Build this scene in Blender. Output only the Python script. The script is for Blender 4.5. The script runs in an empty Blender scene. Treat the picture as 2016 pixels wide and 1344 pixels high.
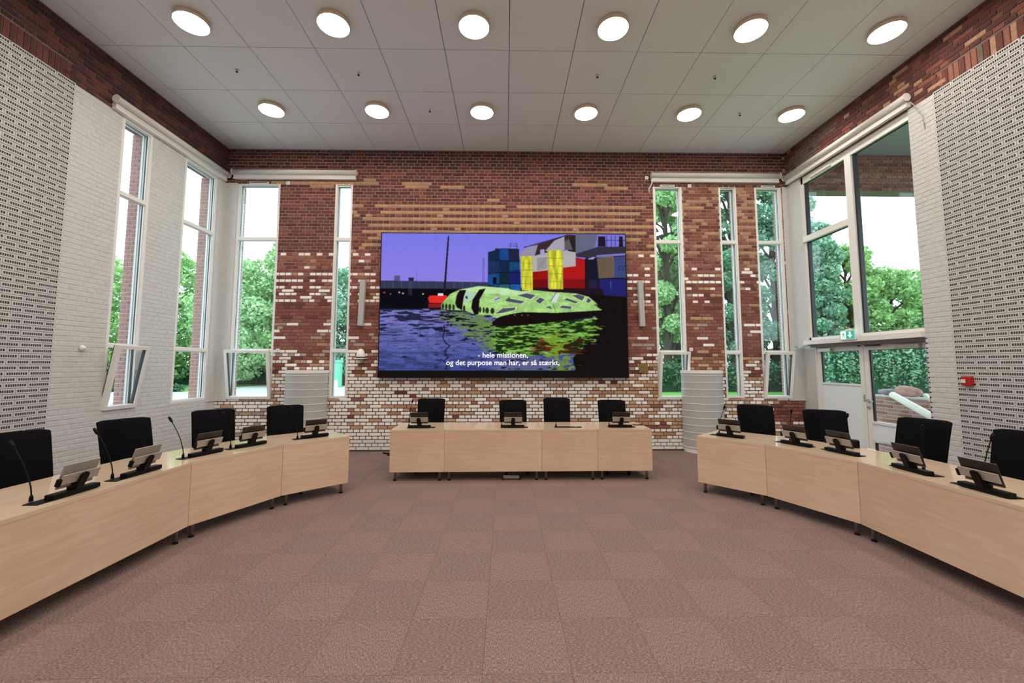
import bpy, bmesh, math, random
import numpy as np
from mathutils import Vector, Matrix

SC = bpy.context.scene
COL = SC.collection
rnd = random.Random(7)

# ------------------------------------------------------------------ camera, world, exposure
YAW, PITCH, ROLL = 0.0159, 0.0790, 0.0004
CAM_POS = Vector((0, 0, 1.70))
def cam_axes():
    sy, cy, cp, sp = math.sin(YAW), math.cos(YAW), math.cos(PITCH), math.sin(PITCH)
    F = Vector((sy*cp, cy*cp, sp)); r = Vector((cy, -sy, 0)); u = r.cross(F)
    c, s = math.cos(ROLL), math.sin(ROLL)
    return c*r+s*u, -s*r+c*u, F
CR, CU, CF = cam_axes()
cam_data = bpy.data.cameras.new('camera')
cam_data.sensor_width = 36.0
cam_data.lens = 816.0/2016.0*36.0
cam_data.shift_y = -(672.0-654.0)/2016.0
cam_data.clip_start = 0.05
cam_data.clip_end = 500
cam = bpy.data.objects.new('camera', cam_data)
COL.objects.link(cam)
cam.matrix_world = Matrix(((CR.x, CU.x, -CF.x, 0), (CR.y, CU.y, -CF.y, 0), (CR.z, CU.z, -CF.z, 1.70), (0, 0, 0, 1)))
SC.camera = cam

W_STR = 3.3
world = bpy.data.worlds.new('overcast_sky')
SC.world = world
world.use_nodes = True
bgn = world.node_tree.nodes['Background']
bgn.inputs['Color'].default_value = (0.80, 0.92, 1.0, 1)
bgn.inputs['Strength'].default_value = W_STR
LAMP_STR = 50.0
LAMP_COL = (1.0, 0.90, 0.79)

SC.view_settings.view_transform = 'Standard'
SC.view_settings.look = 'None'
SC.view_settings.exposure = 0.13
SC.view_settings.gamma = 1.0
SC.view_settings.use_curve_mapping = False
try:
    SC.cycles.use_denoising = True
    SC.cycles.denoiser = 'OPENIMAGEDENOISE'
    SC.cycles.max_bounces = 10
    SC.cycles.diffuse_bounces = 5
    SC.cycles.transparent_max_bounces = 16
    SC.cycles.caustics_reflective = False
    SC.cycles.caustics_refractive = False
    SC.cycles.sample_clamp_indirect = 6.0
except Exception:
    pass

# ------------------------------------------------------------------ materials
def mat(name, col, rough=0.6, metal=0.0, spec=0.5, var=0.0, vscale=20.0, bump=0.0, bscale=200.0, stretch=None, col2=None):
    m = bpy.data.materials.new(name)
    m.use_nodes = True
    nt = m.node_tree; n = nt.nodes; l = nt.links
    b = n['Principled BSDF']
    b.inputs['Base Color'].default_value = (*col, 1)
    b.inputs['Roughness'].default_value = rough
    b.inputs['Metallic'].default_value = metal
    b.inputs['Specular IOR Level'].default_value = spec
    if var > 0 or bump > 0 or col2:
        tc = n.new('ShaderNodeNewGeometry')
        mp = n.new('ShaderNodeMapping')
        if stretch: mp.inputs['Scale'].default_value = stretch
        l.new(tc.outputs['Position'], mp.inputs['Vector'])
    if var > 0 or col2:
        nz = n.new('ShaderNodeTexNoise'); nz.inputs['Scale'].default_value = vscale; nz.inputs['Detail'].default_value = 5
        l.new(mp.outputs['Vector'], nz.inputs['Vector'])
        cr = n.new('ShaderNodeValToRGB')
        c2 = col2 if col2 else tuple(c*(1+var) for c in col)
        c1 = col if col2 else tuple(c*(1-var) for c in col)
        cr.color_ramp.elements[0].position = 0.3; cr.color_ramp.elements[1].position = 0.7
        cr.color_ramp.elements[0].color = (*c1, 1); cr.color_ramp.elements[1].color = (*[min(1, c) for c in c2], 1)
        l.new(nz.outputs['Fac'], cr.inputs['Fac'])
        l.new(cr.outputs['Color'], b.inputs['Base Color'])
    if bump > 0:
        nb = n.new('ShaderNodeTexNoise'); nb.inputs['Scale'].default_value = bscale; nb.inputs['Detail'].default_value = 4
        l.new(mp.outputs['Vector'], nb.inputs['Vector'])
        bp = n.new('ShaderNodeBump'); bp.inputs['Strength'].default_value = bump; bp.inputs['Distance'].default_value = 0.01
        l.new(nb.outputs['Fac'], bp.inputs['Height']); l.new(bp.outputs['Normal'], b.inputs['Normal'])
    return m

def emat(name, col, strength):
    m = bpy.data.materials.new(name); m.use_nodes = True
    nt = m.node_tree; n = nt.nodes
    n.remove(n['Principled BSDF'])
    e = n.new('ShaderNodeEmission'); e.inputs['Color'].default_value = (*col, 1); e.inputs['Strength'].default_value = strength
    nt.links.new(e.outputs[0], n['Material Output'].inputs['Surface'])
    return m

def glass_mat(name, tint=(0.945, 0.982, 0.982), refl=0.06):
    m = bpy.data.materials.new(name); m.use_nodes = True
    nt = m.node_tree; n = nt.nodes
    n.remove(n['Principled BSDF'])
    t = n.new('ShaderNodeBsdfTransparent'); t.inputs['Color'].default_value = (*tint, 1)
    g = n.new('ShaderNodeBsdfGlossy'); g.inputs['Roughness'].default_value = 0.02
    geo = n.new('ShaderNodeNewGeometry'); dt = n.new('ShaderNodeVectorMath'); dt.operation = 'DOT_PRODUCT'
    nt.links.new(geo.outputs['Incoming'], dt.inputs[0]); nt.links.new(geo.outputs['Normal'], dt.inputs[1])
    def mth(op, a, b=None):
        q = n.new('ShaderNodeMath'); q.operation = op
        for i_, v_ in enumerate((a, b)):
            if v_ is None: continue
            if isinstance(v_, (int, float)): q.inputs[i_].default_value = v_
            else: nt.links.new(v_, q.inputs[i_])
        return q.outputs[0]
    # Schlick reflectance, the same from both faces of the pane
    p5 = mth('POWER', mth('SUBTRACT', 1.0, mth('ABSOLUTE', dt.outputs['Value'])), 5.0)
    fac = mth('MULTIPLY_ADD', p5, .6); fac.node.inputs[2].default_value = .035
    mx = n.new('ShaderNodeMixShader')
    nt.links.new(fac, mx.inputs[0]); nt.links.new(t.outputs[0], mx.inputs[1]); nt.links.new(g.outputs[0], mx.inputs[2])
    nt.links.new(mx.outputs[0], n['Material Output'].inputs['Surface'])
    return m

MT = {}
MT['red1'] = mat('brick_red', (0.235, 0.070, 0.048), 0.85, var=.25, vscale=35, bump=.5)
MT['red2'] = mat('brick_dark_red', (0.145, 0.042, 0.032), 0.85, var=.25, vscale=35, bump=.5)
MT['red3'] = mat('brick_brown_red', (0.29, 0.11, 0.078), 0.85, var=.25, vscale=35, bump=.5)
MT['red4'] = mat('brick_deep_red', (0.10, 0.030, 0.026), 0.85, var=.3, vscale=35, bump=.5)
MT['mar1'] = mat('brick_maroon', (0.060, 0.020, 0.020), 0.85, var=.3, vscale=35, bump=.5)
MT['gry2'] = mat('brick_weathered_brown', (0.15, 0.105, 0.085), 0.85, var=.3, vscale=20, bump=.4)
MT['tan1'] = mat('brick_tan', (0.47, 0.27, 0.135), 0.85, var=.2, vscale=30, bump=.4)
MT['tan2'] = mat('brick_ochre', (0.40, 0.235, 0.125), 0.85, var=.2, vscale=30, bump=.4)
MT['brn1'] = mat('brick_sandy_brown', (0.52, 0.32, 0.21), 0.85, var=.22, vscale=30, bump=.4)
MT['brn2'] = mat('brick_brown', (0.42, 0.235, 0.145), 0.85, var=.22, vscale=30, bump=.4)
MT['gry1'] = mat('brick_greyish', (0.40, 0.31, 0.26), 0.85, var=.22, vscale=30, bump=.4)
MT['wht1'] = mat('brick_white', (0.93, 0.86, 0.81), 0.8, var=.07, vscale=30, bump=.3)
MT['wht2'] = mat('brick_offwhite', (0.88, 0.80, 0.75), 0.8, var=.08, vscale=30, bump=.3)
MT['wht3'] = mat('brick_cream', (0.94, 0.89, 0.86), 0.8, var=.06, vscale=30, bump=.3)
MT['paint'] = mat('white_paint_brick', (0.60, 0.605, 0.595), 0.6, var=.04, vscale=12, bump=.35, bscale=90)
MT['paint2'] = mat('white_paint_brick_shade', (0.585, 0.59, 0.58), 0.6, var=.04, vscale=12, bump=.35, bscale=90)
MT['paint_mortar'] = mat('white_paint_joint', (0.59, 0.595, 0.585), 0.7, var=.04, vscale=12, bump=.3, bscale=90)
MT['plinth'] = mat('white_plinth_paint', (0.80, 0.79, 0.76), 0.5, var=.04, vscale=12, bump=.3, bscale=90)
MT['slot'] = mat('dark_perforation', (0.10, 0.085, 0.08), 0.9)
MT['mortar_light'] = mat('mortar_light', (0.44, 0.31, 0.26), 0.9, var=.12, vscale=40)
MT['mortar_band'] = mat('mortar_band', (0.17, 0.115, 0.108), 0.9, var=.12, vscale=40)
MT['white_frame'] = mat('white_lacquer', (0.80, 0.80, 0.78), 0.35)
MT['black_gasket'] = mat('black_gasket', (0.012, 0.013, 0.016), 0.5)
MT['alu_out'] = mat('white_outer_aluminium', (0.72, 0.78, 0.82), 0.35)
MT['blind'] = mat('blind_lacquer', (0.66, 0.64, 0.61), 0.45)
MT['ceil'] = mat('ceiling_panel_felt', (0.82, 0.86, 0.88), 0.95, var=.035, vscale=120, bump=.25, bscale=500)
MT['dark'] = mat('dark_void', (0.05, 0.05, 0.05), 0.9)
MT['white_plain'] = mat('white_plastic', (0.82, 0.82, 0.80), 0.4)
MT['grey_metal'] = mat('grey_speaker_cloth', (0.42, 0.42, 0.42), 0.6, var=.06, vscale=200)
MT['steel'] = mat('brushed_steel', (0.55, 0.54, 0.53), 0.3, metal=1.0)
MT['leg'] = mat('leg_metal', (0.50, 0.46, 0.43), 0.35, metal=0.9)
MT['black'] = mat('black_plastic', (0.004, 0.004, 0.0045), 0.5, spec=.12)
MT['blackleather'] = mat('black_leather', (0.002, 0.002, 0.003), 0.55, spec=.05, bump=.15, bscale=350)
MT['tabletblack'] = mat('tablet_dark_back', (0.022, 0.016, 0.014), 0.4)
MT['tabletgrey'] = mat('tablet_grey_back', (0.30, 0.27, 0.24), 0.5)
MT['holdgrey'] = mat('holder_grey_plate', (0.36, 0.325, 0.29), 0.5)
MT['gold'] = mat('brass_plate', (0.36, 0.25, 0.07), 0.35, metal=0.8, var=.3, vscale=60)
MT['red_plastic'] = mat('red_plastic', (0.42, 0.01, 0.015), 0.35)
MT['glass'] = glass_mat('window_glass')
MT['doorpanel'] = mat('grey_door_panel', (0.80, 0.86, 0.92), 0.45)
MT['lampside'] = mat('lamp_rim', (0.74, 0.60, 0.44), 0.5)
MT['lampglow'] = emat('lamp_diffuser', LAMP_COL, LAMP_STR)
MT['lawn'] = mat('lawn_green', (0.10, 0.30, 0.035), 0.9, var=.25, vscale=3)
MT['paving'] = mat('grey_paving', (0.42, 0.45, 0.45), 0.9, var=.12, vscale=2)
MT['bark'] = mat('bark', (0.07, 0.06, 0.045), 0.9, var=.3, vscale=6)
MT['cabgreen'] = mat('pale_green_cabinet', (0.15, 0.55, 0.35), 0.5)
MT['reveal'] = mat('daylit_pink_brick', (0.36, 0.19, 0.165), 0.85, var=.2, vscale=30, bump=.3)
MT['reveal_mortar'] = mat('pale_mortar', (0.60, 0.55, 0.52), 0.9)
MT['soffit'] = mat('grey_soffit', (0.26, 0.225, 0.245), 0.8)
MT['stone'] = mat('pink_stone', (0.48, 0.26, 0.22), 0.8, var=.3, vscale=10)
MT['pole'] = mat('cream_paint', (0.80, 0.78, 0.68), 0.5)

# mortar that is dark brown low on the wall and warm grey-pink further up (a real change of mortar)
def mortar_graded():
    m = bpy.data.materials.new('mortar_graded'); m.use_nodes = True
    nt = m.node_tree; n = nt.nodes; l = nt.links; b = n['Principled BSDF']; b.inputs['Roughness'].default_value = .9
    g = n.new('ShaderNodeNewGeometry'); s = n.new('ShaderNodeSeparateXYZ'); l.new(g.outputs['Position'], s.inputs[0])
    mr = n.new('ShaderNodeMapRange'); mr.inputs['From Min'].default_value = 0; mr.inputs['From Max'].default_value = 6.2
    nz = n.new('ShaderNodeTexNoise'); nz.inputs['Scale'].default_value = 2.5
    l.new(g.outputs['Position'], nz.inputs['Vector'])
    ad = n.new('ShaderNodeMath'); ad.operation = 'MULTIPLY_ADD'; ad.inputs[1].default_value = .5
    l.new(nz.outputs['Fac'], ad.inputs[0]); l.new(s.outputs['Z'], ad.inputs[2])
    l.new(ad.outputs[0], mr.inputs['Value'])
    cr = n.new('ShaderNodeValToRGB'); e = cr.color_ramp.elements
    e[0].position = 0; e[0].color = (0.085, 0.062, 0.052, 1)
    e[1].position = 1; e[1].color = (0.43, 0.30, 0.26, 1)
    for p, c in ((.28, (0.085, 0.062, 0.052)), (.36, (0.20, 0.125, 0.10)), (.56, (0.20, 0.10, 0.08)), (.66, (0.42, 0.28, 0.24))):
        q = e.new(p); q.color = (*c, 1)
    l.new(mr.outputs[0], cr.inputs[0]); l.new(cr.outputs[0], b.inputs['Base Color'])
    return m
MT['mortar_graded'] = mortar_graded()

def wood_mat(name, base, dark, rough, axis_scale):
    m = bpy.data.materials.new(name); m.use_nodes = True
    nt = m.node_tree; n = nt.nodes; l = nt.links; b = n['Principled BSDF']
    b.inputs['Roughness'].default_value = rough; b.inputs['Specular IOR Level'].default_value = .5
    tc = n.new('ShaderNodeTexCoord'); mp = n.new('ShaderNodeMapping'); mp.inputs['Scale'].default_value = axis_scale
    l.new(tc.outputs['Object'], mp.inputs['Vector'])
    nz = n.new('ShaderNodeTexNoise'); nz.inputs['Scale'].default_value = 3.0; nz.inputs['Detail'].default_value = 8; nz.inputs['Distortion'].default_value = .6
    l.new(mp.outputs[0], nz.inputs['Vector'])
    nz2 = n.new('ShaderNodeTexNoise'); nz2.inputs['Scale'].default_value = 1.1; nz2.inputs['Detail'].default_value = 2
    l.new(tc.outputs['Object'], nz2.inputs['Vector'])
    ad = n.new('ShaderNodeMath'); ad.operation = 'ADD'; l.new(nz.outputs['Fac'], ad.inputs[0]); l.new(nz2.outputs['Fac'], ad.inputs[1])
    cr = n.new('ShaderNodeValToRGB'); cr.color_ramp.elements[0].position = .42; cr.color_ramp.elements[1].position = .66
    mul = n.new('ShaderNodeMath'); mul.operation = 'MULTIPLY'; mul.inputs[1].default_value = .5; l.new(ad.outputs[0], mul.inputs[0])
    cr.color_ramp.elements[0].color = (*dark, 1); cr.color_ramp.elements[1].color = (*base, 1)
    l.new(mul.outputs[0], cr.inputs[0]); l.new(cr.outputs[0], b.inputs['Base Color'])
    return m
MT['maple'] = wood_mat('maple_veneer', (0.74, 0.555, 0.41), (0.63, 0.44, 0.305), 0.38, (1.0, 1.0, 9.0))
MT['maple_top'] = wood_mat('maple_veneer_top', (0.70, 0.55, 0.41), (0.62, 0.47, 0.335), 0.10, (1.0, 8.0, 1.0))

def carpet_mat(name, horiz):
    m = bpy.data.materials.new(name); m.use_nodes = True
    nt = m.node_tree; n = nt.nodes; l = nt.links; b = n['Principled BSDF']
    b.inputs['Roughness'].default_value = .95; b.inputs['Specular IOR Level'].default_value = .15
    g = n.new('ShaderNodeNewGeometry'); mp = n.new('ShaderNodeMapping')
    mp.inputs['Scale'].default_value = (55, 190, 10) if horiz else (190, 55, 10)
    l.new(g.outputs['Position'], mp.inputs['Vector'])
    nz = n.new('ShaderNodeTexNoise'); nz.inputs['Scale'].default_value = 1.0; nz.inputs['Detail'].default_value = 3
    l.new(mp.outputs[0], nz.inputs['Vector'])
    cr = n.new('ShaderNodeValToRGB'); e = cr.color_ramp.elements
    e[0].position = .30; e[0].color = (0.108, 0.078, 0.075, 1); e[1].position = .72; e[1].color = (0.375, 0.28, 0.252, 1)
    q = e.new(.5); q.color = (0.200, 0.134, 0.122, 1) if horiz else (0.222, 0.147, 0.131, 1)
    l.new(nz.outputs['Fac'], cr.inputs[0]); l.new(cr.outputs[0], b.inputs['Base Color'])
    bp = n.new('ShaderNodeBump'); bp.inputs['Strength'].default_value = .4; bp.inputs['Distance'].default_value = .004
    l.new(nz.outputs['Fac'], bp.inputs['Height']); l.new(bp.outputs[0], b.inputs['Normal'])
    return m
MT['carpet_a'] = carpet_mat('carpet_lengthwise', False)
MT['carpet_b'] = carpet_mat('carpet_crosswise', True)

def leaf_mat(name, col, trans=.35):
    m = bpy.data.materials.new(name); m.use_nodes = True
    nt = m.node_tree; n = nt.nodes; l = nt.links; n.remove(n['Principled BSDF'])
    d = n.new('ShaderNodeBsdfDiffuse'); d.inputs['Color'].default_value = (*col, 1)
    t = n.new('ShaderNodeBsdfTranslucent'); t.inputs['Color'].default_value = (col[0]*1.25, min(1, col[1]*1.2), col[2], 1)
    mx = n.new('ShaderNodeMixShader'); mx.inputs[0].default_value = trans
    l.new(d.outputs[0], mx.inputs[1]); l.new(t.outputs[0], mx.inputs[2]); l.new(mx.outputs[0], n['Material Output'].inputs[0])
    return m
LEAF = {
    'pale': [leaf_mat('leaf_pale_a', (0.42, 0.62, 0.34)), leaf_mat('leaf_pale_b', (0.56, 0.74, 0.47)), leaf_mat('leaf_pale_c', (0.24, 0.44, 0.20))],
    'bright': [leaf_mat('leaf_bright_a', (0.30, 0.50, 0.21)), leaf_mat('leaf_bright_b', (0.45, 0.64, 0.34)), leaf_mat('leaf_bright_c', (0.17, 0.35, 0.14))],
    'cool': [leaf_mat('leaf_cool_haze_a', (0.21, 0.40, 0.27)), leaf_mat('leaf_cool_haze_b', (0.36, 0.56, 0.43)), leaf_mat('leaf_cool_haze_c', (0.10, 0.25, 0.17))],  # bluish haze through the window glass mixed into these leaf colours
    'dark': [leaf_mat('leaf_dark_a', (0.08, 0.17, 0.10)), leaf_mat('leaf_dark_b', (0.14, 0.27, 0.15)), leaf_mat('leaf_dark_c', (0.035, 0.09, 0.055))],
}

# ------------------------------------------------------------------ mesh helpers
def as_mat(m): return MT[m] if isinstance(m, str) else m

class MB:
    """collects shapes in local coordinates; build() links them as one mesh object"""
    def __init__(s): s.v = []; s.f = []; s.mi = []; s.smooth = []
    def add(s, vs, fs, mi=0, smooth=False):
        b = len(s.v); s.v.extend([tuple(v) for v in vs])
        for f in fs: s.f.append([b+i for i in f]); s.mi.append(mi); s.smooth.append(smooth)
        return s
    def box(s, x0, x1, y0, y1, z0, z1, mi=0):
        vs = [(x0,y0,z0),(x1,y0,z0),(x1,y1,z0),(x0,y1,z0),(x0,y0,z1),(x1,y0,z1),(x1,y1,z1),(x0,y1,z1)]
        return s.add(vs, [(3,2,1,0),(4,5,6,7),(0,1,5,4),(1,2,6,5),(2,3,7,6),(3,0,4,7)], mi)
    def bevbox(s, x0, x1, y0, y1, z0, z1, r, mi=0):
        """box with all twelve edges chamfered by r"""
        vs = []; idx = {}
        X, Y, Z = (x0, x1), (y0, y1), (z0, z1)
        for i in (0,1):
            for j in (0,1):
                for k in (0,1):
                    sx, sy, sz = (1,-1)[i], (1,-1)[j], (1,-1)[k]
                    for a in range(3):
                        p = [X[i]+(0 if a == 0 else sx*r), Y[j]+(0 if a == 1 else sy*r), Z[k]+(0 if a == 2 else sz*r)]
                        idx[(i,j,k,a)] = len(vs); vs.append(p)
        g = lambda i,j,k,a: idx[(i,j,k,a)]
        fs = []
        for i in (0,1):
            q = [g(i,0,0,0), g(i,1,0,0), g(i,1,1,0), g(i,0,1,0)]; fs.append(q if i else q[::-1])
            q = [g(0,i,0,1), g(0,i,1,1), g(1,i,1,1), g(1,i,0,1)]; fs.append(q if i else q[::-1])
            q = [g(0,0,i,2), g(1,0,i,2), g(1,1,i,2), g(0,1,i,2)]; fs.append(q if i else q[::-1])
        for j in (0,1):
            for k in (0,1): fs.append([g(0,j,k,1), g(1,j,k,1), g(1,j,k,2), g(0,j,k,2)])
        for i in (0,1):
            for k in (0,1): fs.append([g(i,0,k,0), g(i,1,k,0), g(i,1,k,2), g(i,0,k,2)])
            for j in (0,1): fs.append([g(i,j,0,0), g(i,j,1,0), g(i,j,1,1), g(i,j,0,1)])
            for j in (0,1):
                for k in (0,1): fs.append([g(i,j,k,0), g(i,j,k,1), g(i,j,k,2)]) if i == 0 else fs.append([g(i,j,k,0), g(i,j,k,1), g(i,j,k,2)])
        return s.add(vs, fs, mi)
    def prism(s, pts, z0, z1, mi=0):
        n = len(pts)
        vs = [(p[0],p[1],z0) for p in pts]+[(p[0],p[1],z1) for p in pts]
        fs = [list(range(n))[::-1], list(range(n, 2*n))]+[(i,(i+1)%n,n+(i+1)%n,n+i) for i in range(n)]
        return s.add(vs, fs, mi)
    def tube(s, path, r, seg=10, mi=0, cap=True, smooth=True):
        path = [Vector(p) for p in path]; n = len(path)
        rs = r if isinstance(r, (list, tuple)) else [r]*n
        vs = []; fs = []
        ref = None
        for i, p in enumerate(path):
            d = (path[min(i+1, n-1)]-path[max(i-1, 0)]).normalized()
            if ref is None:
                ref = Vector((0,0,1)) if abs(d.z) < .9 else Vector((1,0,0))
            a = d.cross(ref).normalized(); b = a.cross(d).normalized(); ref = b if abs(b.dot(d)) < .9 else ref
            for k in range(seg):
                t = 2*math.pi*k/seg
                vs.append(p+a*math.cos(t)*rs[i]+b*math.sin(t)*rs[i])
        for i in range(n-1):
            for k in range(seg):
                k2 = (k+1) % seg
                fs.append((i*seg+k, i*seg+k2, (i+1)*seg+k2, (i+1)*seg+k))
        s.add(vs, fs, mi, smooth)
        if cap:
            b0 = len(s.v)-len(vs)
            s.f.append([b0+k for k in range(seg)][::-1]); s.mi.append(mi); s.smooth.append(False)
            s.f.append([b0+(n-1)*seg+k for k in range(seg)]); s.mi.append(mi); s.smooth.append(False)
        return s
    def lathe(s, prof, seg=24, mi=0, c=(0,0,0), smooth=True, a0=0, a1=2*math.pi):
        full = abs(a1-a0-2*math.pi) < 1e-6
        m = seg if full else seg+1
        vs = []; fs = []
        for (r, z) in prof:
            for k in range(m):
                t = a0+(a1-a0)*k/seg
                vs.append((c[0]+r*math.cos(t), c[1]+r*math.sin(t), c[2]+z))
        for i in range(len(prof)-1):
            for k in range(seg):
                k2 = (k+1) % m
                fs.append((i*m+k, i*m+k2, (i+1)*m+k2, (i+1)*m+k))
        return s.add(vs, fs, mi, smooth)
    def xf(s, M):
        s.v = [tuple(M @ Vector(v)) for v in s.v]; return s
    def mesh(s, name, mats, fix=False):
        me = bpy.data.meshes.new(name)
        me.from_pydata(s.v, [], s.f)
        for m in (mats if isinstance(mats, (list, tuple)) else [mats]): me.materials.append(as_mat(m))
        if len(s.f):
            me.polygons.foreach_set('material_index', s.mi)
            me.polygons.foreach_set('use_smooth', s.smooth)
        if fix:
            bm = bmesh.new(); bm.from_mesh(me); bmesh.ops.recalc_face_normals(bm, faces=bm.faces); bm.to_mesh(me); bm.free()
        me.update()
        return me
    def build(s, name, mats, parent=None, loc=(0,0,0), rot=(0,0,0), fix=True):
        return link(name, s.mesh(name, mats, fix), parent, loc, rot)

def link(name, me, parent=None, loc=(0,0,0), rot=(0,0,0)):
    o = bpy.data.objects.new(name, me); COL.objects.link(o)
    o.location = loc; o.rotation_euler = rot
    if parent is not None: o.parent = parent
    return o
def empty(name, loc=(0,0,0), rz=0, parent=None):
    o = bpy.data.objects.new(name, None); COL.objects.link(o); o.location = loc; o.rotation_euler = (0,0,rz)
    o.empty_display_size = .1
    if parent is not None: o.parent = parent
    return o
def tag(o, label=None, cat=None, group=None, kind=None):
    if label: o['label'] = label
    if cat: o['category'] = cat
    if group: o['group'] = group
    if kind: o['kind'] = kind
    return o
def copy_tree(o, parent=None):
    c = o.copy(); COL.objects.link(c); c.parent = parent
    for k in ('label', 'group'):
        if parent is not None and k in c: pass
    for ch in list(o.children): copy_tree(ch, c)
    return c
def R(d): return math.radians(d)

# ------------------------------------------------------------------ wall frames (u along the wall, z up, w outwards)
D = 8.40; XL = -5.77; XR = 5.92; CEIL = 6.19; YB = -6.0
FR = {'back': ((0, D, 0), (1,0,0), (0,1,0)), 'left': ((XL, 0, 0), (0,1,0), (-1,0,0)), 'right': ((XR, 0, 0), (0,1,0), (1,0,0))}
class WF:
    def __init__(s, name, o=None):
        oo, u, w = FR[name]
        s.o = Vector(o if o else oo); s.u = Vector(u); s.w = Vector(w)
        s.M = Matrix(((s.u.x, s.w.x, 0, s.o.x), (s.u.y, s.w.y, 0, s.o.y), (0, 0, 1, s.o.z), (0,0,0,1)))
        s.R3 = s.M.to_3x3()
    def P(s, u, z, w=0): return s.o+s.u*u+s.w*w+Vector((0,0,z))
    def box(s, mb, u0, u1, z0, z1, w0, w1, mi=0):
        t = MB().box(u0, u1, w0, w1, z0, z1, mi); t.xf(s.M)
        b = len(mb.v); mb.v += t.v; mb.f += [[b+i for i in f] for f in t.f]; mb.mi += t.mi; mb.smooth += t.smooth
        return mb

def rects_minus(rect, holes):
    """split rect (u0,u1,z0,z1) around holes into rectangles"""
    us = sorted({rect[0], rect[1], *[h[0] for h in holes], *[h[1] for h in holes]}); us = [u for u in us if rect[0] <= u <= rect[1]]
    zs = sorted({rect[2], rect[3], *[h[2] for h in holes], *[h[3] for h in holes]}); zs = [z for z in zs if rect[2] <= z <= rect[3]]
    out = []
    for i in range(len(us)-1):
        for j in range(len(zs)-1):
            cu, cz = (us[i]+us[i+1])/2, (zs[j]+zs[j+1])/2
            if not any(h[0] < cu < h[1] and h[2] < cz < h[3] for h in holes): out.append((us[i], us[i+1], zs[j], zs[j+1]))
    return out

def brick_shape(L, H, d, style, M3, mi=0):
    """brick face centred on the origin, front at w=-d, back at w=+0.004; small"""
    a, b = L/2, H/2
    vs = []; fs = []; ms = []
    if style == 'round':
        c = min(.014, a*.4); q = .0035
        fr = [(-a+c,-b+q),(a-c,-b+q),(a-q,-b+c*.8),(a-q,b-c*.8),(a-c,b-q),(-a+c,b-q),(-a+q,b-c*.8),(-a+q,-b+c*.8)]
        bk = [(-a+c*.6,-b),(a-c*.6,-b),(a,-b+c*.5),(a,b-c*.5),(a-c*.6,b),(-a+c*.6,b),(-a,b-c*.5),(-a,-b+c*.5)]
        vs = [(x,-d,z) for x,z in fr]+[(x,.004,z) for x,z in bk]
        fs = [tuple(range(8))]+[(i,8+i,8+(i+1)%8,(i+1)%8) for i in range(8)]; ms = [mi]*9
    elif style == 'perf':
        # face ring, dark recessed channel, white ribs between the slots
        ca, cb = a-.013, .0145
        nslot = max(2, int(round((2*ca)/.0235)))
        o = [(-a,-b),(a,-b),(a,b),(-a,b)]; i_ = [(-ca,-cb),(ca,-cb),(ca,cb),(-ca,cb)]
        vs = [(x,-d,z) for x,z in o]+[(x,-d,z) for x,z in i_]+[(x,-.0012,z) for x,z in i_]+[(x,.004,z) for x,z in o]
        for k in range(4):
            k2 = (k+1) % 4
            fs.append((k,k2,4+k2,4+k)); ms.append(mi)
            fs.append((k,12+k,12+k2,k2)); ms.append(mi)
            fs.append((4+k,4+k2,8+k2,8+k)); ms.append(mi+1)
        fs.append((8,9,10,11)); ms.append(mi+1)
        for s_ in range(1, nslot):
            x = -ca+2*ca*s_/nslot; w = .0030; n0 = len(vs)
            vs += [(x-w,-d*.9,-cb),(x+w,-d*.9,-cb),(x+w,-d*.9,cb),(x-w,-d*.9,cb)]
            fs.append((n0,n0+1,n0+2,n0+3)); ms.append(mi)
    else:
        q = .002 if style == 'flat' else .004
        fr = [(-a+q,-b+q),(a-q,-b+q),(a-q,b-q),(-a+q,b-q)]; bk = [(-a,-b),(a,-b),(a,b),(-a,b)]
        vs = [(x,-d,z) for x,z in fr]+[(x,.004,z) for x,z in bk]
        fs = [(0,1,2,3)]+[(i,4+i,4+(i+1)%4,(i+1)%4) for i in range(4)]; ms = [mi]*5
    vs = [tuple(M3 @ Vector(v)) for v in vs]
    return vs, fs, ms

def on_screen(p):
    d = p-CAM_POS; w = d.dot(CF)
    if w < .3: return 0
    x = 1008+816*d.dot(CR)/w; y = 654-816*d.dot(CU)/w
    return 1 if (-20 < x < 2036 and -20 < y < 1364) else 0

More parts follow.
